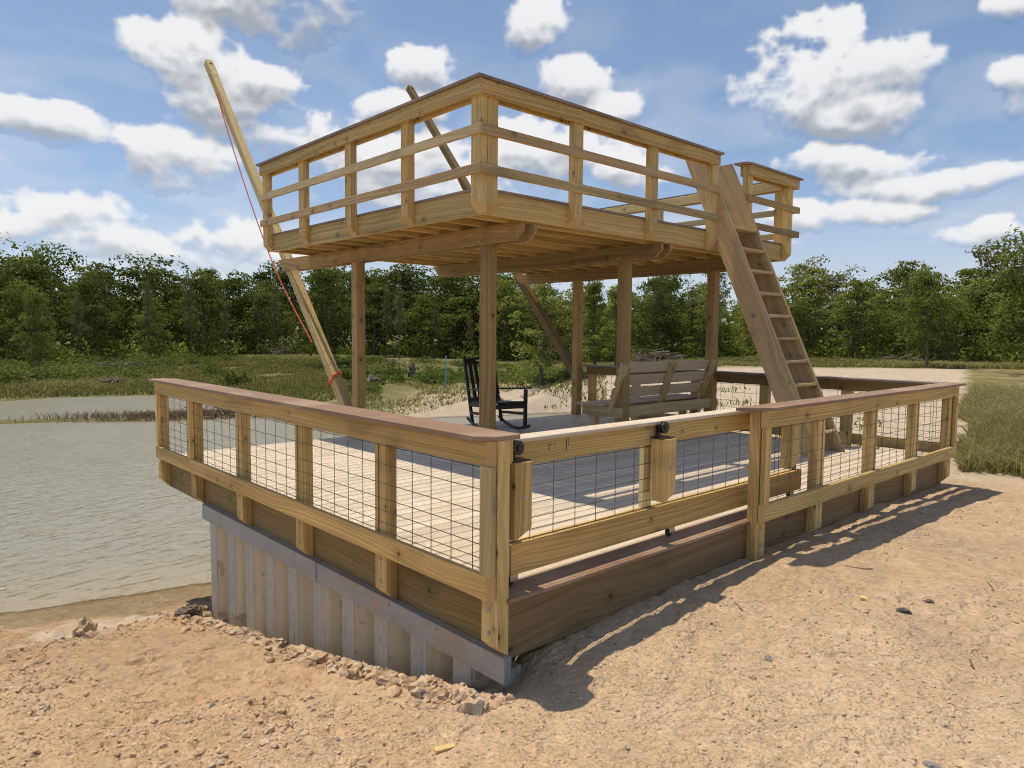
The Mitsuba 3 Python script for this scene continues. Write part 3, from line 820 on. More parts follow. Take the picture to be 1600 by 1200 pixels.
for k in range(3):
    lean = np.array([0, -.235, .66]); lean /= np.linalg.norm(lean)
    o = np.array([0, 3.335, .42]) + lean * (.20 + k * .185) + np.array([0, .021, .0075])
    m, uv = prism(o, np.array([1., 0, 0]), lean, 5.0, 7.30, 0, .15, -.026, 0, cls=4).out()
    part(bench, 'back_slat', m, 'composite', False, uv)
for x in (5.10, 6.2, 7.25):
    m, uv = prism((x, 3.70, .36), np.array([0, -.8, -.6]) if False else np.array([0, .0, -1.]), np.array([1., 0, 0]), 0, .355, 0, .09, -.045, .045, cls=2).out()
    part(bench, 'leg', m, 'wood', False, uv)
m, uv = prism((5.08, 3.55, .02), np.array([0, -.42, .34]) / np.hypot(.42, .34), np.array([1., 0, 0]), 0, .42, 0, .038, -.045, .045, cls=2).out()
part(bench, 'brace', m, 'wood', False, uv)

# ------------------------------------------------------------------ rocking chair (local frame: faces -y)
ch = thing('rocking_chair', 'black slatted rocking chair on the deck behind the front post', 'chair')
RX, RY = 4.84, 5.44
CR = np.array([[.954, .30, 0], [-.30, .954, 0], [0, 0, 1.]])
def cb(name, p0, p1, w, t, side=(1, 0, 0), r=.006):
    p0, p1, side = CR @ np.array(p0, float) + [RX, RY, 0], CR @ np.array(p1, float) + [RX, RY, 0], CR @ np.array(side, float)
    L = p1 - p0; n = np.linalg.norm(L); L /= n
    A = np.array(side, float); A -= L * (A @ L); A /= np.linalg.norm(A)
    m, uv = prism(p0, L, A, 0, n, -w / 2, w / 2, -t / 2, t / 2, ch=r).out()
    return part(ch, name, m, 'black_plastic')
W = .30
for s in (-1, 1):
    # rocker: curved runner
    pts = [(s * (W - .02), .55 - 1.12 * t, .022 + .085 * (2 * t - 1.06) ** 2) for t in np.linspace(0, 1, 14)]
    v, f = tube(np.array(pts) @ CR.T + [RX, RY, 0], .024, 8)
    part(ch, 'rocker', (v, f), 'black_plastic', 40)
    cb('front_leg', (s * (W - .02), -.42, .06), (s * (W - .02), -.44, .64), .045, .06)
    cb('rear_post', (s * (W - .045), .40, .06), (s * (W - .045), .78, 1.10), .045, .05)
    cb('arm', (s * (W + .0), -.50, .665), (s * (W - .01), .50, .585), .10, .025, (1, 0, 0))
    cb('stretcher', (s * (W - .02), -.42, .27), (s * (W - .045), .44, .21), .03, .045)
    cb('seat_rail', (s * (W - .035), -.43, .405), (s * (W - .045), .47, .345), .03, .07)
for k in range(6):
    y = -.44 + k * .145
    cb('seat_slat', (-W + .02, y, .452 - .055 * (k / 5) ** .7), (W - .02, y, .452 - .055 * (k / 5) ** .7), .135, .02, (0, 1, 0))
for k in range(5):
    x = -.18 + .09 * k
    cb('back_slat', (x, .47, .45), (x, .715, .985), .062, .016)
cb('back_rail', (-.26, .465, .42), (.26, .465, .42), .08, .025, (0, .22, 1))
# crest rail with a hand slot, slightly arched
mb = MB()
from shapely.geometry import box as sbox
outer = Polygon([(-.27, 0), (.27, 0)] + [(.27 - .54 * t, .075 + .045 * math.sin(math.pi * t)) for t in np.linspace(0, 1, 15)])
slot = shapely.affinity.translate(shapely.geometry.Point(0, 0).buffer(1, 8), 0, 0)
slot = shapely.affinity.scale(slot, .075, .018); slot = shapely.affinity.translate(slot, 0, .062)
crest = trimesh.creation.extrude_polygon(outer.difference(slot), .025)
Mx = np.eye(4); up = np.array([0, .39, .92]); Mx[:3, 0] = [1, 0, 0]; Mx[:3, 1] = up; Mx[:3, 2] = np.cross([1, 0, 0], up); Mx[:3, 3] = [0, .725, .975]
C4 = np.eye(4); C4[:3, :3] = CR; C4[:3, 3] = [RX, RY, 0]; Mx = C4 @ Mx
crest.apply_transform(Mx)
part(ch, 'crest_rail', crest, 'black_plastic')
# ink marks of the timber yard on the gate's top rail
mb = MB()
for (x, z, w_, h_) in ((.60, .775, .004, .040), (.606, .812, .022, .003), (.652, .800, .004, .018), (.755, .762, .005, .078), (.772, .79, .003, .05), (.768, .80, .012, .003)):
    ubox(mb, x, x + w_, .1238, .1249, z, z + h_)
part(gate, 'ink_stamp', mb.out()[0], 'dark_void')
cb('front_apron', (-W + .03, -.455, .39), (W - .03, -.455, .39), .07, .02, (0, 0, 1))

# ------------------------------------------------------------------ vegetation
def place(az, r):
    return EYE[0] + r * math.cos(math.radians(az)), EYE[1] + r * math.sin(math.radians(az))


def hz(x, y): return float(height(np.array([x]), np.array([y]), False)[0])


def cards(centres, size, r, up=.35, aspect=.55, tone=None, face=None):
    """leaf sprays: a bent diamond at every centre"""
    n = len(centres)
    d = r.normal(size=(n, 3)); d[:, 2] += up
    if face is not None: d = d * .55 + face * 1.1
    d /= np.linalg.norm(d, axis=1, keepdims=True)
    a = r.normal(size=(n, 3)); a -= d * (a * d).sum(1, keepdims=True); a /= np.linalg.norm(a, axis=1, keepdims=True)
    b = np.cross(d, a)
    s = (size * r.uniform(.6, 1.3, n))[:, None]
    v = np.stack([centres - a * s, centres - b * s * aspect + d * s * .12, centres + a * s, centres + b * s * aspect + d * s * .12], 1)
    i = np.arange(n)[:, None] * 4
    f = np.vstack([i + [0, 1, 2], i + [0, 2, 3]])
    t = r.uniform(0, 1, n) if tone is None else tone
    uv = np.repeat(np.stack([t, t * 0], 1), 4, 0)
    return v.reshape(-1, 3), f, uv


def make_tree(seed, H, W, base, nclump, ncard, size, kind='oak'):
    r = np.random.default_rng(seed)
    limbs = []; tips = []
    tr = H * .016 + .05
    bend = r.normal(size=2) * .03 * H
    zt = H * (.8 if kind == 'oak' else .97)
    trunk = [(bend[0] * t * t + .04 * H * .1 * math.sin(5 * t + seed), bend[1] * t * t, zt * t) for t in np.linspace(0, 1, 8)]
    limbs.append(tube(trunk, np.linspace(tr, tr * .18, 8), 6, False))
    for k in range(nclump):
        t = base + (1 - base) * ((k + .5) / nclump) ** .8
        z0 = zt * max(.18, t * .86)
        ang = k * 2.4 + r.uniform(-.6, .6)
        if kind == 'oak':
            prof = math.sin(math.pi * min(1, (t - base) / (1 - base) * .78 + .20)) ** .6
            rad = W * .5 * prof * r.uniform(.45, 1.05)
            z1 = H * t * r.uniform(.90, 1.0)
        else:
            rad = W * .5 * (1.06 - (t - base) / (1 - base)) * r.uniform(.5, 1.1); z1 = H * t * r.uniform(.94, 1.0)
        tt = z0 / zt
        p0 = np.array([bend[0] * tt * tt, bend[1] * tt * tt, z0]); p1 = np.array([bend[0] + rad * math.cos(ang), bend[1] + rad * math.sin(ang), z1])
        mid = (p0 + p1) / 2 + [0, 0, -.05 * H * r.random()]
        limbs.append(tube([p0, mid, p1], [tr * .34, tr * .2, tr * .05], 4, False)); tips.append(p1)
        if k % 2: tips.append((mid + p1) / 2 + r.normal(size=3) * W * .05)
    tips = np.array(tips)
    cs, tone, nrm = [], [], []
    per = int(ncard / len(tips))
    for p in tips:
        R = W * r.uniform(.10, .18) * (1 if kind == 'oak' else .8)
        tb = r.uniform(0, .5)
        for _ in range(2):
            q = p + r.normal(size=3) * R * .6
            m = per // 2
            d = r.normal(size=(m, 3)); d[:, 2] = np.where(r.random(m) < .75, np.abs(d[:, 2]), d[:, 2]); d /= np.linalg.norm(d, axis=1, keepdims=True)
            rr = R * (.55 + .45 * r.random((m, 1)) ** .5) * (1 + .25 * np.sin(4 * d[:, :1] + 5 * d[:, 1:2] + q[0]))
            cs.append(q + d * rr * [1.15, 1.15, .72]); nrm.append(d)
            tone.append(np.clip(tb + .25 * d[:, 2] + r.uniform(0, .4, m), 0, 1))  # random tone plus painted top light: upper cards of a clump lighter
    cs, tone, nrm = np.vstack(cs), np.concatenate(tone), np.vstack(nrm)
    keep = cs[:, 2] > H * base * .55
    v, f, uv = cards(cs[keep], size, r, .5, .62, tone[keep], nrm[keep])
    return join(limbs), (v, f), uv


PROTO = {}
def proto(name, leaf, *a, **k):
    wood_m, leaf_m, uv = make_tree(*a, **k)
    PROTO[name] = (mikit.ply(wood_m, 'bark', smooth=True), mikit.ply(leaf_m, leaf, uv=uv), a[1])


proto('oak_a', 'leaf_dark', 101, 10, 8.2, .16, 28, 5979, .17)
proto('oak_b', 'leaf_dark', 102, 10, 6.6, .22, 24, 5290, .16)
proto('oak_c', 'leaf_mid', 103, 10, 7.4, .18, 27, 5750, .16)
proto('oak_d', 'leaf_mid', 104, 10, 5.6, .10, 22, 4830, .15)
proto('dull', 'leaf_dull', 105, 10, 6.6, .14, 23, 4370, .15)
proto('pine', 'leaf_mid', 106, 10, 5.0, .16, 32, 5290, .15, kind='pine')
proto('pale', 'leaf_light', 107, 10, 5.4, .14, 23, 4830, .15)
proto('sparse', 'leaf_dull', 108, 10, 4.2, .40, 24, 1300, .15)


def tree(key_name, p, az, r_, H, wide, label, group=None, rot=0.):
    t = thing(key_name, label, 'tree', group)
    x, y = place(az, r_); z = hz(x, y) - .05
    k = H / PROTO[p][2]
    M = T().translate([x, y, z]).rotate([0, 0, 1], rot).scale([k * wide, k * wide, k])
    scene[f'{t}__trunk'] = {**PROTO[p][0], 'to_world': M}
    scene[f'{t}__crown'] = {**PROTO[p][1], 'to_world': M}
    return t


SKY_AZ = [12.3, 13.6, 14.1, 15.0, 16.5, 17.6, 19.5, 20.9, 22.0, 23.6, 24.5, 26.3, 27.6, 29.4, 31.7, 33.2, 35.1, 37.5, 40.0, 44.6, 47.7, 49.7, 52.8, 55.8, 58.3, 59.7, 62.6, 65.9, 68.2, 70.8, 72.1, 74.1, 75.4, 77.0, 78.5, 81.0, 83.1]
SKY_EL = [6.3, 5.4, 4.1, 4.6, 4.7, 5.0, 4.8, 3.9, 4.8, 4.4, 5.1, 4.5, 4.5, 3.6, 3.6, 4.4, 4.5, 3.9, 4.2, 4.1, 4.4, 4.6, 4.6, 4.8, 5.3, 5.3, 4.6, 4.5, 4.6, 4.3, 5.2, 4.9, 3.9, 4.0, 4.7, 5.2, 5.3]
LAB = {'oak_a': 'broad dark green oak', 'oak_b': 'narrow dark green oak', 'oak_c': 'broad mid green oak', 'oak_d': 'mid green low-branched tree', 'dull': 'dull olive green tree', 'pine': 'young green pine', 'pale': 'pale yellow green tree'}
WHERE = [(5, 30, 'right of ladder', 'right'), (30, 47, 'under the platform', 'middle'), (47, 62, 'behind the chair', 'centre'), (62, 100, 'left of platform', 'left')]
tr = np.random.default_rng(77)
row_def = [(0, 3.6, 1.0), (1, 3.3, 1.02), (2, 3.4, 1.0)]
ORD, FRONT = {}, []


def base_r(az):
    return np.interp(az, [8, 15, 25, 33, 40, 47, 55, 65, 75, 86], [60, 60, 62, 60, 62, 66, 72, 70, 62, 56])
for row, step, hs in row_def:
    az = 9.0 + row * .7
    while az < 86.5:
        r_ = base_r(az) + row * 6 + tr.uniform(-2, 2)
        x, y = place(az, r_)
        el = float(np.interp(az, SKY_AZ, SKY_EL))
        top = EYE[2] + r_ * math.tan(math.radians(el))
        H = (top - hz(x, y)) * (tr.uniform(.62, .98) if row == 0 else tr.uniform(.88, 1.06)) * hs
        if az < 30: p = tr.choice(['oak_c', 'oak_d', 'dull', 'pale', 'oak_a', 'oak_b'], p=[.22, .22, .2, .12, .14, .10])
        elif az < 46: p = tr.choice(['oak_c', 'oak_d', 'dull', 'pale', 'oak_a', 'oak_b'], p=[.2, .2, .15, .15, .2, .1])
        else: p = tr.choice(['oak_a', 'oak_b', 'oak_c', 'oak_d'], p=[.38, .32, .18, .12])
        p = str(p)
        w = [q for q in WHERE if q[0] <= az < q[1]][0]
        nm = {'oak_a': 'oak_tree', 'oak_b': 'oak_tree', 'oak_c': 'oak_tree', 'oak_d': 'woodland_tree', 'dull': 'woodland_tree', 'pale': 'woodland_tree'}[p]
        if row == 0:
            kk = (p, w[3]); ORD[kk] = ORD.get(kk, 0) + 1
            FRONT.append((kk, ORD[kk], tree(nm, p, az, r_, H, tr.uniform(.85, 1.25), 'x', None, tr.uniform(0, 360)), w[2]))
        else:
            tree(nm, p, az, r_, H, tr.uniform(.85, 1.25), f'{LAB[p]} behind the front row {w[2]}', f'{LAB[p]}s behind the front row {w[2]}', tr.uniform(0, 360))
        az += step * tr.uniform(.75, 1.25)
NTH = ['first', 'second', 'third', 'fourth', 'fifth', 'sixth', 'seventh', 'eighth']
for kk, n, key, where in FRONT:
    tot = ORD[kk]
    labels[key]['label'] = f'{LAB[kk[0]]}, ' + ('only one' if tot == 1 else f'{NTH[n - 1]} of {tot} from right') + f', front row ' + where
# single trees that stand out
tree('oak_tree', 'oak_a', 11.6, 44, 6.8, .9, 'tall dark oak standing nearer than the rest at the right edge', None, 40)
tree('oak_tree', 'oak_b', 17.4, 50, 6.0, .8, 'small forked oak at the edge of the right tree line', None, 10)
tree('young_tree', 'pale', 45.2, 36, 5.4, 1.15, 'young leafy tree standing alone on the bank behind the rocking chair', None, 80)
tree('pine_tree', 'pine', 39.3, 48, 5.6, .9, 'young green pine between the two far posts', None, 0)
tree('pine_tree', 'pine', 41.0, 52, 6.6, .8, 'taller green pine left of the young pine', None, 120)
tree('bare_tree', 'sparse', 31.9, 50, 8.0, .6, 'thin sparse tree showing sky beside the right rear post', None, 0)
tree('bare_tree', 'sparse', 56.6, 62, 6.5, .4, 'thin pale dead trunk in front of the dark woods', None, 50)
tree('young_tree', 'oak_b', 81.2, 49, 5.0, .55, 'slim dark young tree near the left edge by the brush', None, 90)
tree('young_tree', 'oak_b', 62.0, 50, 7.0, .9, 'dark tree in front of the woods beside the left leaning pole', None, 30)

for k in range(16):
    az = (63.5, 66.0, 67.2, 69.4, 71.8, 74.6, 79.0, 82.4, 57.6, 53.6, 50.9, 36.0, 33.6, 27.0, 22.4, 18.6)[k]
    where = 'left of the platform' if az > 62 else 'behind the chair' if az > 47 else 'behind the bench' if az > 30 else 'right of the ladder'
    tree('sapling', 'sparse', az, float(base_r(az)) - 3.5 + (k * 7 % 5) * .6, 4.2 + (k * 5 % 7) * .45, .38, f'thin bare-stemmed sapling at the wood edge {where}', f'thin saplings at the wood edge {where}', k * 50)

# dark underwood along the foot of the woods: nobody could count it
ur = np.random.default_rng(21)
cs = []
for _ in range(900):
    az = ur.uniform(7, 88); r_ = base_r(az) + ur.uniform(-2.5, 12)
    x, y = place(az, r_)
    hh = ur.uniform(.5, 1.5) * (1.6 if ur.random() < .25 else 1); w_ = ur.uniform(.7, 1.6)
    d = ur.normal(size=(46, 3)); d /= np.linalg.norm(d, axis=1, keepdims=True)
    cs.append(np.array([x, y, 0]) + d * [w_, w_, hh * .55] * ur.uniform(.3, 1, (46, 1)) + [0, 0, hh * .5])
cs = np.vstack(cs); cs[:, 2] += height(cs[:, 0], cs[:, 1], False)
v, f, uv = cards(cs, .19, ur, .4, .6)
put('underwood', (v, f), 'leaf_mid', uv=uv)
labels['underwood'] = {'label': 'dark brushy undergrowth along the foot of the woods', 'category': 'undergrowth', 'kind': 'stuff'}
cs = []
for _ in range(340):
    az = ur.uniform(6, 89); r_ = base_r(az) + 19 + ur.uniform(0, 14)
    x, y = place(az, r_)
    d = ur.normal(size=(60, 3)); d /= np.linalg.norm(d, axis=1, keepdims=True)
    el = float(np.interp(az, SKY_AZ, SKY_EL)); hh = (EYE[2] + r_ * math.tan(math.radians(el)) - hz(x, y)) * .74
    cs.append(np.array([x, y, hz(x, y) + hh * .5]) + d * [2.6, 2.6, hh * .5] * ur.uniform(.3, 1, (60, 1)))
v, f, uv = cards(np.vstack(cs), .36, ur, .4, .7)
put('deep_woods', (v, f), 'leaf_dark', uv=uv)
labels['deep_woods'] = {'label': 'dense far woods behind the front rows of trees', 'category': 'woods', 'kind': 'stuff'}


def blades(xy, h, w, r, lean=.35, seg2=False):
    n = len(xy); z = height(xy[:, 0], xy[:, 1], False)
    hh = h * r.uniform(.5, 1.25, n); ang = r.uniform(0, 2 * np.pi, n); dirx = np.stack([np.cos(ang), np.sin(ang)], 1)
    ww = w * r.uniform(.7, 1.3, n)[:, None]
    off = r.normal(size=(n, 2)) * lean * hh[:, None]
    b0 = np.column_stack([xy - dirx * ww / 2, z - .03]); b1 = np.column_stack([xy + dirx * ww / 2, z - .03])
    m0 = np.column_stack([xy - dirx * ww * .4 + off * .35, z + hh * .6]); m1 = np.column_stack([xy + dirx * ww * .4 + off * .35, z + hh * .6])
    tp = np.column_stack([xy + off, z + hh])
    v = np.stack([b0, b1, m1, m0, tp], 1).reshape(-1, 3); i = np.arange(n)[:, None] * 5
    f = np.vstack([i + [0, 1, 2], i + [0, 2, 3], i + [3, 2, 4]])
    t = r.uniform(0, 1, n)
    return v, f, np.repeat(np.stack([t, t * 0], 1), 5, 0)


def scatter(n, r, az0, az1, r0, r1, power=1.0, test=None):
    az = np.radians(r.uniform(az0, az1, n)); rr = r0 + (r1 - r0) * r.random(n) ** power
    xy = np.stack([EYE[0] + rr * np.cos(az), EYE[1] + rr * np.sin(az)], 1)
    keep = shapely.distance(POND, shapely.points(xy[:, 0], xy[:, 1])) > .25
    if test is not None: keep &= test(xy)
    return xy[keep]


g = np.random.default_rng(31)
def patchy(scale, lo, seed): return lambda q: meshkit.fbm(np.column_stack([q / scale, q[:, 0] * 0]), 3, seed) > lo
GR = []
# long grass on the bank at the right
xy = scatter(64000, g, 2, 22, 11.0, 30, 1.1, lambda q: (q[:, 0] > 9.2) & (q[:, 1] < .25 + .26 * (q[:, 0] - 9.2) + .5 * (meshkit.noise(np.column_stack([q * 1.3, q[:, 0] * 0]), 5) - .5)))
v, f, uv = blades(xy, .26, .018, g, .8)
put('bank_grass', (v, f), 'grass_blades', uv=uv)
q = xy[g.random(len(xy)) < .22] + g.normal(size=2) * .02
v, f, uv = blades(q, .36, .012, g, .6)
put('dry_grass', (v, f), 'dry_stems', uv=uv)
labels['dry_grass'] = {'label': 'dry straw coloured stems among the bank grass at right', 'category': 'grass', 'kind': 'stuff'}
labels['bank_grass'] = {'label': 'dense pale green grass on the bank right of the deck', 'category': 'grass', 'kind': 'stuff'}
xy = scatter(60000, g, 5, 47, 41, 66, .8, lambda q: (meshkit.fbm(np.column_stack([q / 4.0, q[:, 0] * 0]), 3, 3) > .38) & (np.hypot(q[:, 0] + 2.5, q[:, 1] + 2.9) - 9 * sst(24, 4, q[:, 1]) > 43))
v, f, uv = blades(xy, .26, .06, g, .6)
put('field_grass', (v, f), 'grass_blades', uv=uv)
labels['field_grass'] = {'label': 'pale field grass in front of the right tree line', 'category': 'grass', 'kind': 'stuff'}
xy = scatter(85000, g, 58, 89, 33, 66, .8, patchy(3.2, .30, 4))
v, f, uv = blades(xy, .24, .06, g, .5)
put('meadow_grass', (v, f), 'grass_blades', uv=uv)
labels['meadow_grass'] = {'label': 'flat green meadow grass across the pond at left', 'category': 'grass', 'kind': 'stuff'}
xy = scatter(34000, g, 40, 66, 22, 60, .9, patchy(2.4, .50, 6))
v, f, uv = blades(xy, .15, .05, g, .8)
put('rough_grass', (v, f), 'grass_blades', uv=uv)
labels['rough_grass'] = {'label': 'patchy rough grass on the cleared bank behind the deck', 'category': 'grass', 'kind': 'stuff'}
xy = scatter(3000, g, 20, 44, 12, 30, 1.0, lambda q: (q[:, 0] > 9) & (q[:, 1] > .6 + .27 * (q[:, 0] - 9.2)) & (meshkit.fbm(np.column_stack([q / 1.5, q[:, 0] * 0]), 3, 14) > .60))
v, f, uv = blades(xy, .16, .03, g, .8)
put('sand_weeds', (v, f), 'weed_leaf', uv=uv)
labels['sand_weeds'] = {'label': 'scattered low green weeds on the pale sand behind the deck', 'category': 'weeds', 'kind': 'stuff'}
# bright green leafy weeds on the clearing
cs = []
for _ in range(420):
    az, r_ = g.uniform(42, 62), g.uniform(35, 56)
    x, y = place(az, r_)
    if shapely.distance(POND, shapely.Point(x, y)) < .8 or meshkit.fbm(np.array([[x / 4, y / 4, 0]]), 3, 9)[0] < .47: continue
    w_, hh = g.uniform(.3, .8), g.uniform(.25, .6)
    d = g.normal(size=(70, 3)); d /= np.linalg.norm(d, axis=1, keepdims=True)
    cs.append(np.array([x, y, hz(x, y) + hh * .4]) + d * [w_, w_, hh * .6] * g.uniform(.3, 1, (70, 1)))
for _ in range(360):
    az, r_ = 69 + 20 * g.random() ** .7, g.uniform(46, 60)
    x, y = place(az, r_)
    if meshkit.fbm(np.array([[x / 3, y / 3, 0]]), 3, 19)[0] < .44: continue
    w_, hh = g.uniform(.4, 1.1), g.uniform(.3, 1.0)
    d = g.normal(size=(60, 3)); d /= np.linalg.norm(d, axis=1, keepdims=True)
    cs.append(np.array([x, y, hz(x, y) + hh * .4]) + d * [w_, w_, hh * .6] * g.uniform(.3, 1, (60, 1)))
v, f, uv = cards(np.vstack(cs), .11, g, .6, .45)
put('leafy_weeds', (v, f), 'weed_leaf', uv=uv)
labels['leafy_weeds'] = {'label': 'bright green leafy weeds on the far clearing', 'category': 'weeds', 'kind': 'stuff'}
# reeds on the spit
t = np.clip(.50 + .15 * g.normal(size=3000), 0, 1); q = np.array([SPIT.interpolate(s, normalized=True).coords[0] for s in t]) + g.normal(size=(3000, 2)) * [.4, .4]
v, f, uv = blades(q, .26, .025, g, .6)
put('reeds', (v, f), 'dry_stems', uv=uv)
labels['reeds'] = {'label': 'brown reeds on the low spit in the pond', 'category': 'reeds', 'kind': 'stuff'}


def shrub(az, r_, w_, hh, mat, label, n=420, size=.09):
    k = fresh('shrub'); x, y = place(az, r_)
    d = g.normal(size=(n, 3)); d /= np.linalg.norm(d, axis=1, keepdims=True)
    lob = 1 + .35 * np.sin(5 * np.arctan2(d[:, 1], d[:, 0]) + az)[:, None]
    c = np.array([x, y, hz(x, y) + hh * .42]) + d * lob * [w_, w_, hh * .55] * g.uniform(.35, 1, (n, 1))
    v, f, uv = cards(c, size, g, .6, .5)
    put(k, (v, f), mat, uv=uv)
    labels[k] = {'label': label, 'category': 'shrub'}


shrub(66.5, 27, 1.0, .8, 'leaf_dull', 'low grey green shrub on the shore left of the leaning pole', 900)
shrub(63.3, 25, 1.3, .75, 'leaf_dull', 'wide grey green shrub behind the left railing cap', 1200)
shrub(68.9, 42, .9, .8, 'leaf_dark', 'small dark shrub in the flat meadow', 500)
shrub(60.4, 41, .9, .9, 'weed_leaf', 'bright green bush just right of the left leaning pole', 700)
shrub(56.9, 42, .8, .8, 'weed_leaf', 'bright green bush left of the upright stump', 600)
shrub(53.9, 39, 1.0, .7, 'weed_leaf', 'spreading green bush left of the blue stake', 700)
shrub(83.0, 46, 1.5, 1.1, 'leaf_dark', 'dark round shrub at the left edge of the meadow', 900)

# fallen wood and stumps
def stump(az, r_, hh, w_, label, seed):
    k = fresh('stump'); r = np.random.default_rng(seed); x, y = place(az, r_); z = hz(x, y)
    ms = [tube([(x, y, z - .1), (x + .03, y, z + hh * .5), (x + r.normal() * .1, y + .05, z + hh)], [w_, w_ * .75, w_ * .3], 9)]
    for q in range(9):
        a = q * .7 + r.random(); l = w_ * r.uniform(1.6, 3.2)
        ms.append(tube([(x, y, z + hh * .35), (x + .6 * l * math.cos(a), y + .6 * l * math.sin(a), z + hh * r.uniform(.2, .7)), (x + l * math.cos(a), y + l * math.sin(a), z + r.uniform(-.1, hh * .8))], [w_ * .35, w_ * .22, w_ * .05], 5))
    put(k, join(ms), 'stump_wood', 40); labels[k] = {'label': label, 'category': 'stump'}
stump(55.6, 43, .85, .30, 'upright torn stump on the clearing behind the deck', 1)
stump(58.8, 39, .55, .38, 'dark uprooted stump between the left post and leaning pole', 2)
stump(57.2, 52, .5, .22, 'small grey stump far back by the woods', 3)
stump(76.9, 45, .40, .28, 'dark root clump lying on the left meadow', 4)
stump(81.8, 47, .5, .34, 'grey root ball at the far left of the meadow', 5)


def brush(az, r_, w_, hh, n, label, seed, name='brush_pile'):
    k = fresh(name); r = np.random.default_rng(seed); x, y = place(az, r_); z = hz(x, y); ms = []
    for _ in range(n):
        a = r.uniform(0, np.pi); l = r.uniform(.5, 1.0) * w_; c = np.array([x, y, z]) + r.normal(size=3) * [w_ * .35, w_ * .35, 0] + [0, 0, abs(r.normal()) * hh * .5]
        dv = np.array([math.cos(a), math.sin(a), r.normal() * .25]) * l * .5
        rad = r.uniform(.015, .05)
        ms.append(tube([c - dv, c + r.normal(size=3) * .08, c + dv], [rad, rad * .8, rad * .3], 5))
    put(k, join(ms), 'dead_wood', 40); labels[k] = {'label': label, 'category': 'brush pile'}
brush(36.6, 52, 2.6, 1.2, 70, 'grey pile of dead limbs at the wood edge behind the bench', 11)
brush(76.5, 52, 2.4, .35, 110, 'low grey strip of cut brush before the left woods', 12)
brush(65.5, 62, 2.0, 1.0, 26, 'pale fallen branches leaning at the foot of the left woods', 13)
brush(19.3, 56, 1.8, .7, 18, 'pale bleached branches at the foot of the right tree line', 14)
brush(70.5, 30.5, 1.4, .3, 22, 'bare twigs sticking out of the pond by the spit', 15)
# blue stake
k = fresh('marker_stake'); x, y = place(52.9, 36); z = hz(x, y)
put(k, join([tube([(x, y, z - .2), (x, y, z + 1.62)], .035, 10), tube([(x, y, z + 1.62), (x, y, z + 1.66)], .045, 10)]), 'blue_plastic', 40)
labels[k] = {'label': 'upright blue plastic stake on the clearing beside the chair', 'category': 'stake'}

# ------------------------------------------------------------------ twigs
def twig(x, y, l, rot, label):
    k = fresh('twig'); r = np.random.default_rng(int(abs(x * 1000))); n = 6
    t = np.linspace(-.5, .5, n); px, py = x + l * t * math.cos(rot), y + l * t * math.sin(rot) + r.normal(size=n) * l * .04
    put(k, tube(np.column_stack([px, py, height(px, py) + .006]), np.linspace(.005, .002, n), 5), 'stump_wood', True); labels[k] = {'label': label, 'category': 'twig'}
twig(3.35, -1.55, .16, .5, 'dark twig on the dirt near the right edge of the picture')
twig(3.05, -.78, .20, 2.3, 'curved dark twig on the dirt below the right railing shadow')
twig(2.05, -1.78, .12, .3, 'short dark twig at the lower right of the foreground')
twig(1.75, -.52, .14, .9, 'thin twig lying in the railing shadow by the threshold')
twig(-1.25, 4.55, .35, .8, 'pale stick poking from the upright clod on the shore')

# ------------------------------------------------------------------ clods, stones and scraps on the dirt
c = np.random.default_rng(91)
ico = trimesh.creation.icosphere(1, 1.0)
IV, IF = np.array(ico.vertices), np.array(ico.faces)
oct_ = trimesh.creation.icosphere(0, 1.0)
OV, OF = np.array(oct_.vertices), np.array(oct_.faces)


def rocks(xy, s, r, V=OV, F=OF, squash=.65):
    n = len(xy); m = len(V)
    z = height(xy[:, 0], xy[:, 1])
    sc = s[:, None, None] * r.uniform(.65, 1.35, (n, m, 1)) * r.uniform(.7, 1.3, (n, 1, 3)) * [1, 1, squash]
    ang = r.uniform(0, 2 * np.pi, n); cs_, sn = np.cos(ang)[:, None], np.sin(ang)[:, None]
    P = V[None] * sc
    Q = np.stack([P[..., 0] * cs_ - P[..., 1] * sn, P[..., 0] * sn + P[..., 1] * cs_, P[..., 2]], -1)
    Q += np.column_stack([xy, z + s * .15])[:, None]
    return Q.reshape(-1, 3), (F[None] + np.arange(n)[:, None, None] * m).reshape(-1, 3)


n = 36000
xy = np.column_stack([c.uniform(-2.6, .12, n), c.uniform(.0, 6.3, n)])
dens = meshkit.fbm(np.column_stack([xy * 1.1, xy[:, 0] * 0]), 4, 17)
xy = xy[(dens + .12 * sst(.2, -1.8, xy[:, 0] + .15 * (xy[:, 1] - 2)) + .08 * c.normal(size=n) - .16 * sst(-1.35, -.95, xy[:, 0]) * sst(.9, 1.4, xy[:, 1]) > .53)]
s = .003 + .020 * c.random(len(xy)) ** 14
put('soil_clods', rocks(xy, s, c), 'clod_earth')
labels['soil_clods'] = {'label': 'loose dirt clods over the rough slope at left', 'category': 'dirt clods', 'kind': 'stuff'}
n = 42000
xy = np.column_stack([c.uniform(-1.4, 8.5, n), c.uniform(-2.6, .6, n)])
dens = meshkit.fbm(np.column_stack([xy * .9, xy[:, 0] * 0]), 4, 27)
xy = xy[(dens + .10 * c.normal(size=n) > .49) & ((xy[:, 1] < -.03) | (xy[:, 0] < .1))]
s = .0022 + .012 * c.random(len(xy)) ** 9
put('gravel_grit', rocks(xy, s, c), 'clod_earth')
labels['gravel_grit'] = {'label': 'fine grit and pebbles on the bare dirt in front', 'category': 'grit', 'kind': 'stuff'}
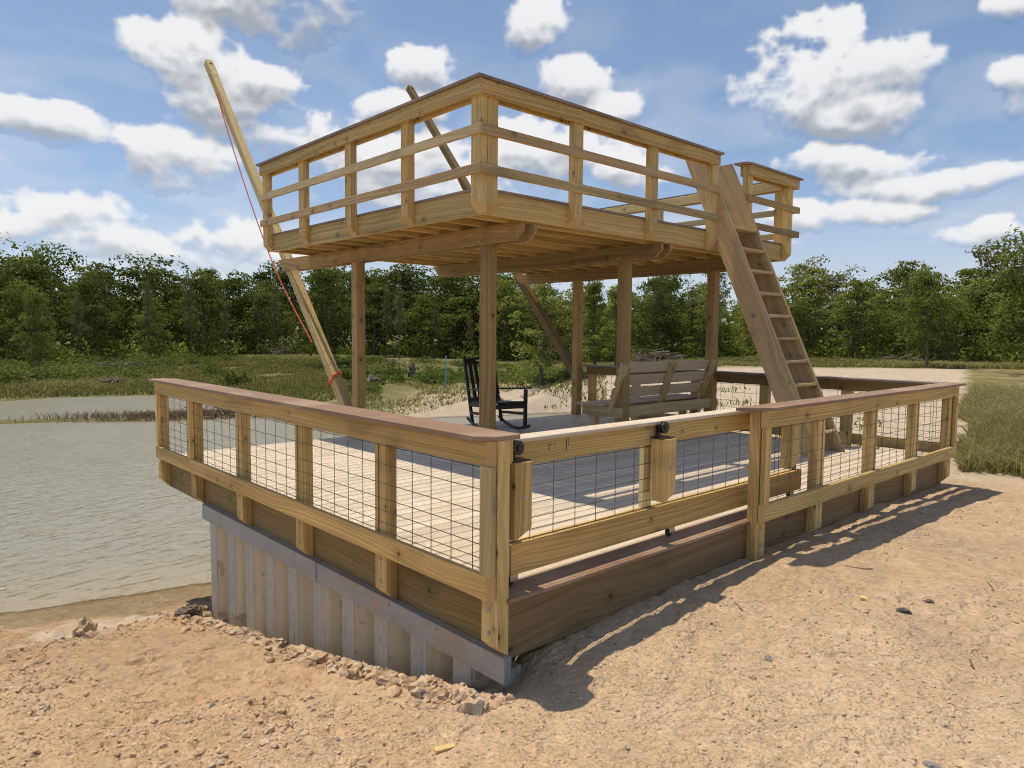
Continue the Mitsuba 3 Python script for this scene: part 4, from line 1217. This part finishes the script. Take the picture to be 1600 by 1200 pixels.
# crumbs heaped along the foot of the piling
n = 2600
xy = np.column_stack([c.normal(-.05, .10, n), c.uniform(-.2, 4.9, n)]); xy = xy[xy[:, 0] < .14]
s = .006 + .050 * c.random(len(xy)) ** 7
put('spoil_crumbs', rocks(xy, s, c, IV, IF, .8), 'clod_earth', 35)
labels['spoil_crumbs'] = {'label': 'heaped lumps of dirt along the foot of the piling', 'category': 'dirt clods', 'kind': 'stuff'}


def clod(x, y, s, label, mat='clod_earth', cat='clod', name='dirt_clod', squash=.7, seed=0):
    k = fresh(name); r = np.random.default_rng(1000 + seed)
    mm = trimesh.creation.icosphere(3, 1.0); V = np.array(mm.vertices)
    V = V * (1 + .9 * (meshkit.fbm(V * 1.3 + seed * 7, 3, seed) - .5)[:, None] + .8 * (meshkit.fbm(V * 4.2 + seed, 3, seed + 3) - .5)[:, None]) * s * np.array([1.2, .9, squash])
    a = r.uniform(0, 6.28); R = np.array([[math.cos(a), -math.sin(a), 0], [math.sin(a), math.cos(a), 0], [0, 0, 1]])
    V = V @ R.T + [x, y, float(height(np.array([x]), np.array([y]))[0]) + s * squash * .25]
    put(k, (V, mm.faces), mat, 40); labels[k] = {'label': label, 'category': cat}


from_px = None
clod(-1.02, 4.62, .10, 'upright grey brown clod at the top of the wet shore', seed=1, squash=1.25)
clod(-1.62, 2.85, .075, 'large brown clod alone on the slope at far left', seed=2)
clod(-1.72, 2.25, .065, 'brown clod near the lower left corner', seed=3)
clod(-.10, 1.02, .055, 'round lit clod against the middle of the piling', seed=4, squash=.9)
clod(-.09, .42, .07, 'large smooth dirt lump below the corner of the piling', seed=5)
clod(-.12, 1.75, .05, 'crumbly clod by the piling left of the lit clod', seed=6)
clod(-.12, 4.55, .11, 'dark earth lump at the far corner of the piling', seed=7, mat='stump_wood')
clod(1.02, -1.02, .022, 'pinkish pebble, left one of the trio in the foreground', seed=8, cat='pebble', name='pebble')
clod(1.10, -1.08, .023, 'flat tan pebble in the middle of the foreground trio', seed=9, cat='pebble', name='pebble', squash=.4)
clod(1.30, -.97, .022, 'blue grey pebble, right one of the foreground trio', 'grey_stone', seed=10, cat='pebble', name='pebble')
clod(.93, -1.93, .028, 'blue grey stone at the bottom edge right of centre', 'grey_stone', seed=11, cat='pebble', name='pebble', squash=.5)
clod(2.42, -1.30, .030, 'dark round stone on the dirt at right', 'dark_stone', seed=12, cat='pebble', name='pebble')
clod(2.72, -1.36, .022, 'small dark stone right of the round one', 'dark_stone', seed=13, cat='pebble', name='pebble')


def scrap(x, y, l, w_, h_, rot, label):
    k = fresh('wood_scrap'); z = float(height(np.array([x]), np.array([y]))[0])
    b = trimesh.creation.box(extents=[l, w_, h_]); b.apply_transform(trimesh.transformations.rotation_matrix(rot, [0, 0, 1])); b.apply_transform(trimesh.transformations.rotation_matrix(.12, [1, .4, 0])); b.apply_translation([x, y, z + h_ * .45])
    put(k, b, 'scrap_wood'); labels[k] = {'label': label, 'category': 'wood scrap'}
scrap(-.53, -.33, .10, .03, .018, -.2, 'small yellow lumber offcut lying on the dirt below the corner')
scrap(2.42, -1.05, .05, .045, .022, .6, 'pale wood block lying on the dirt at right')
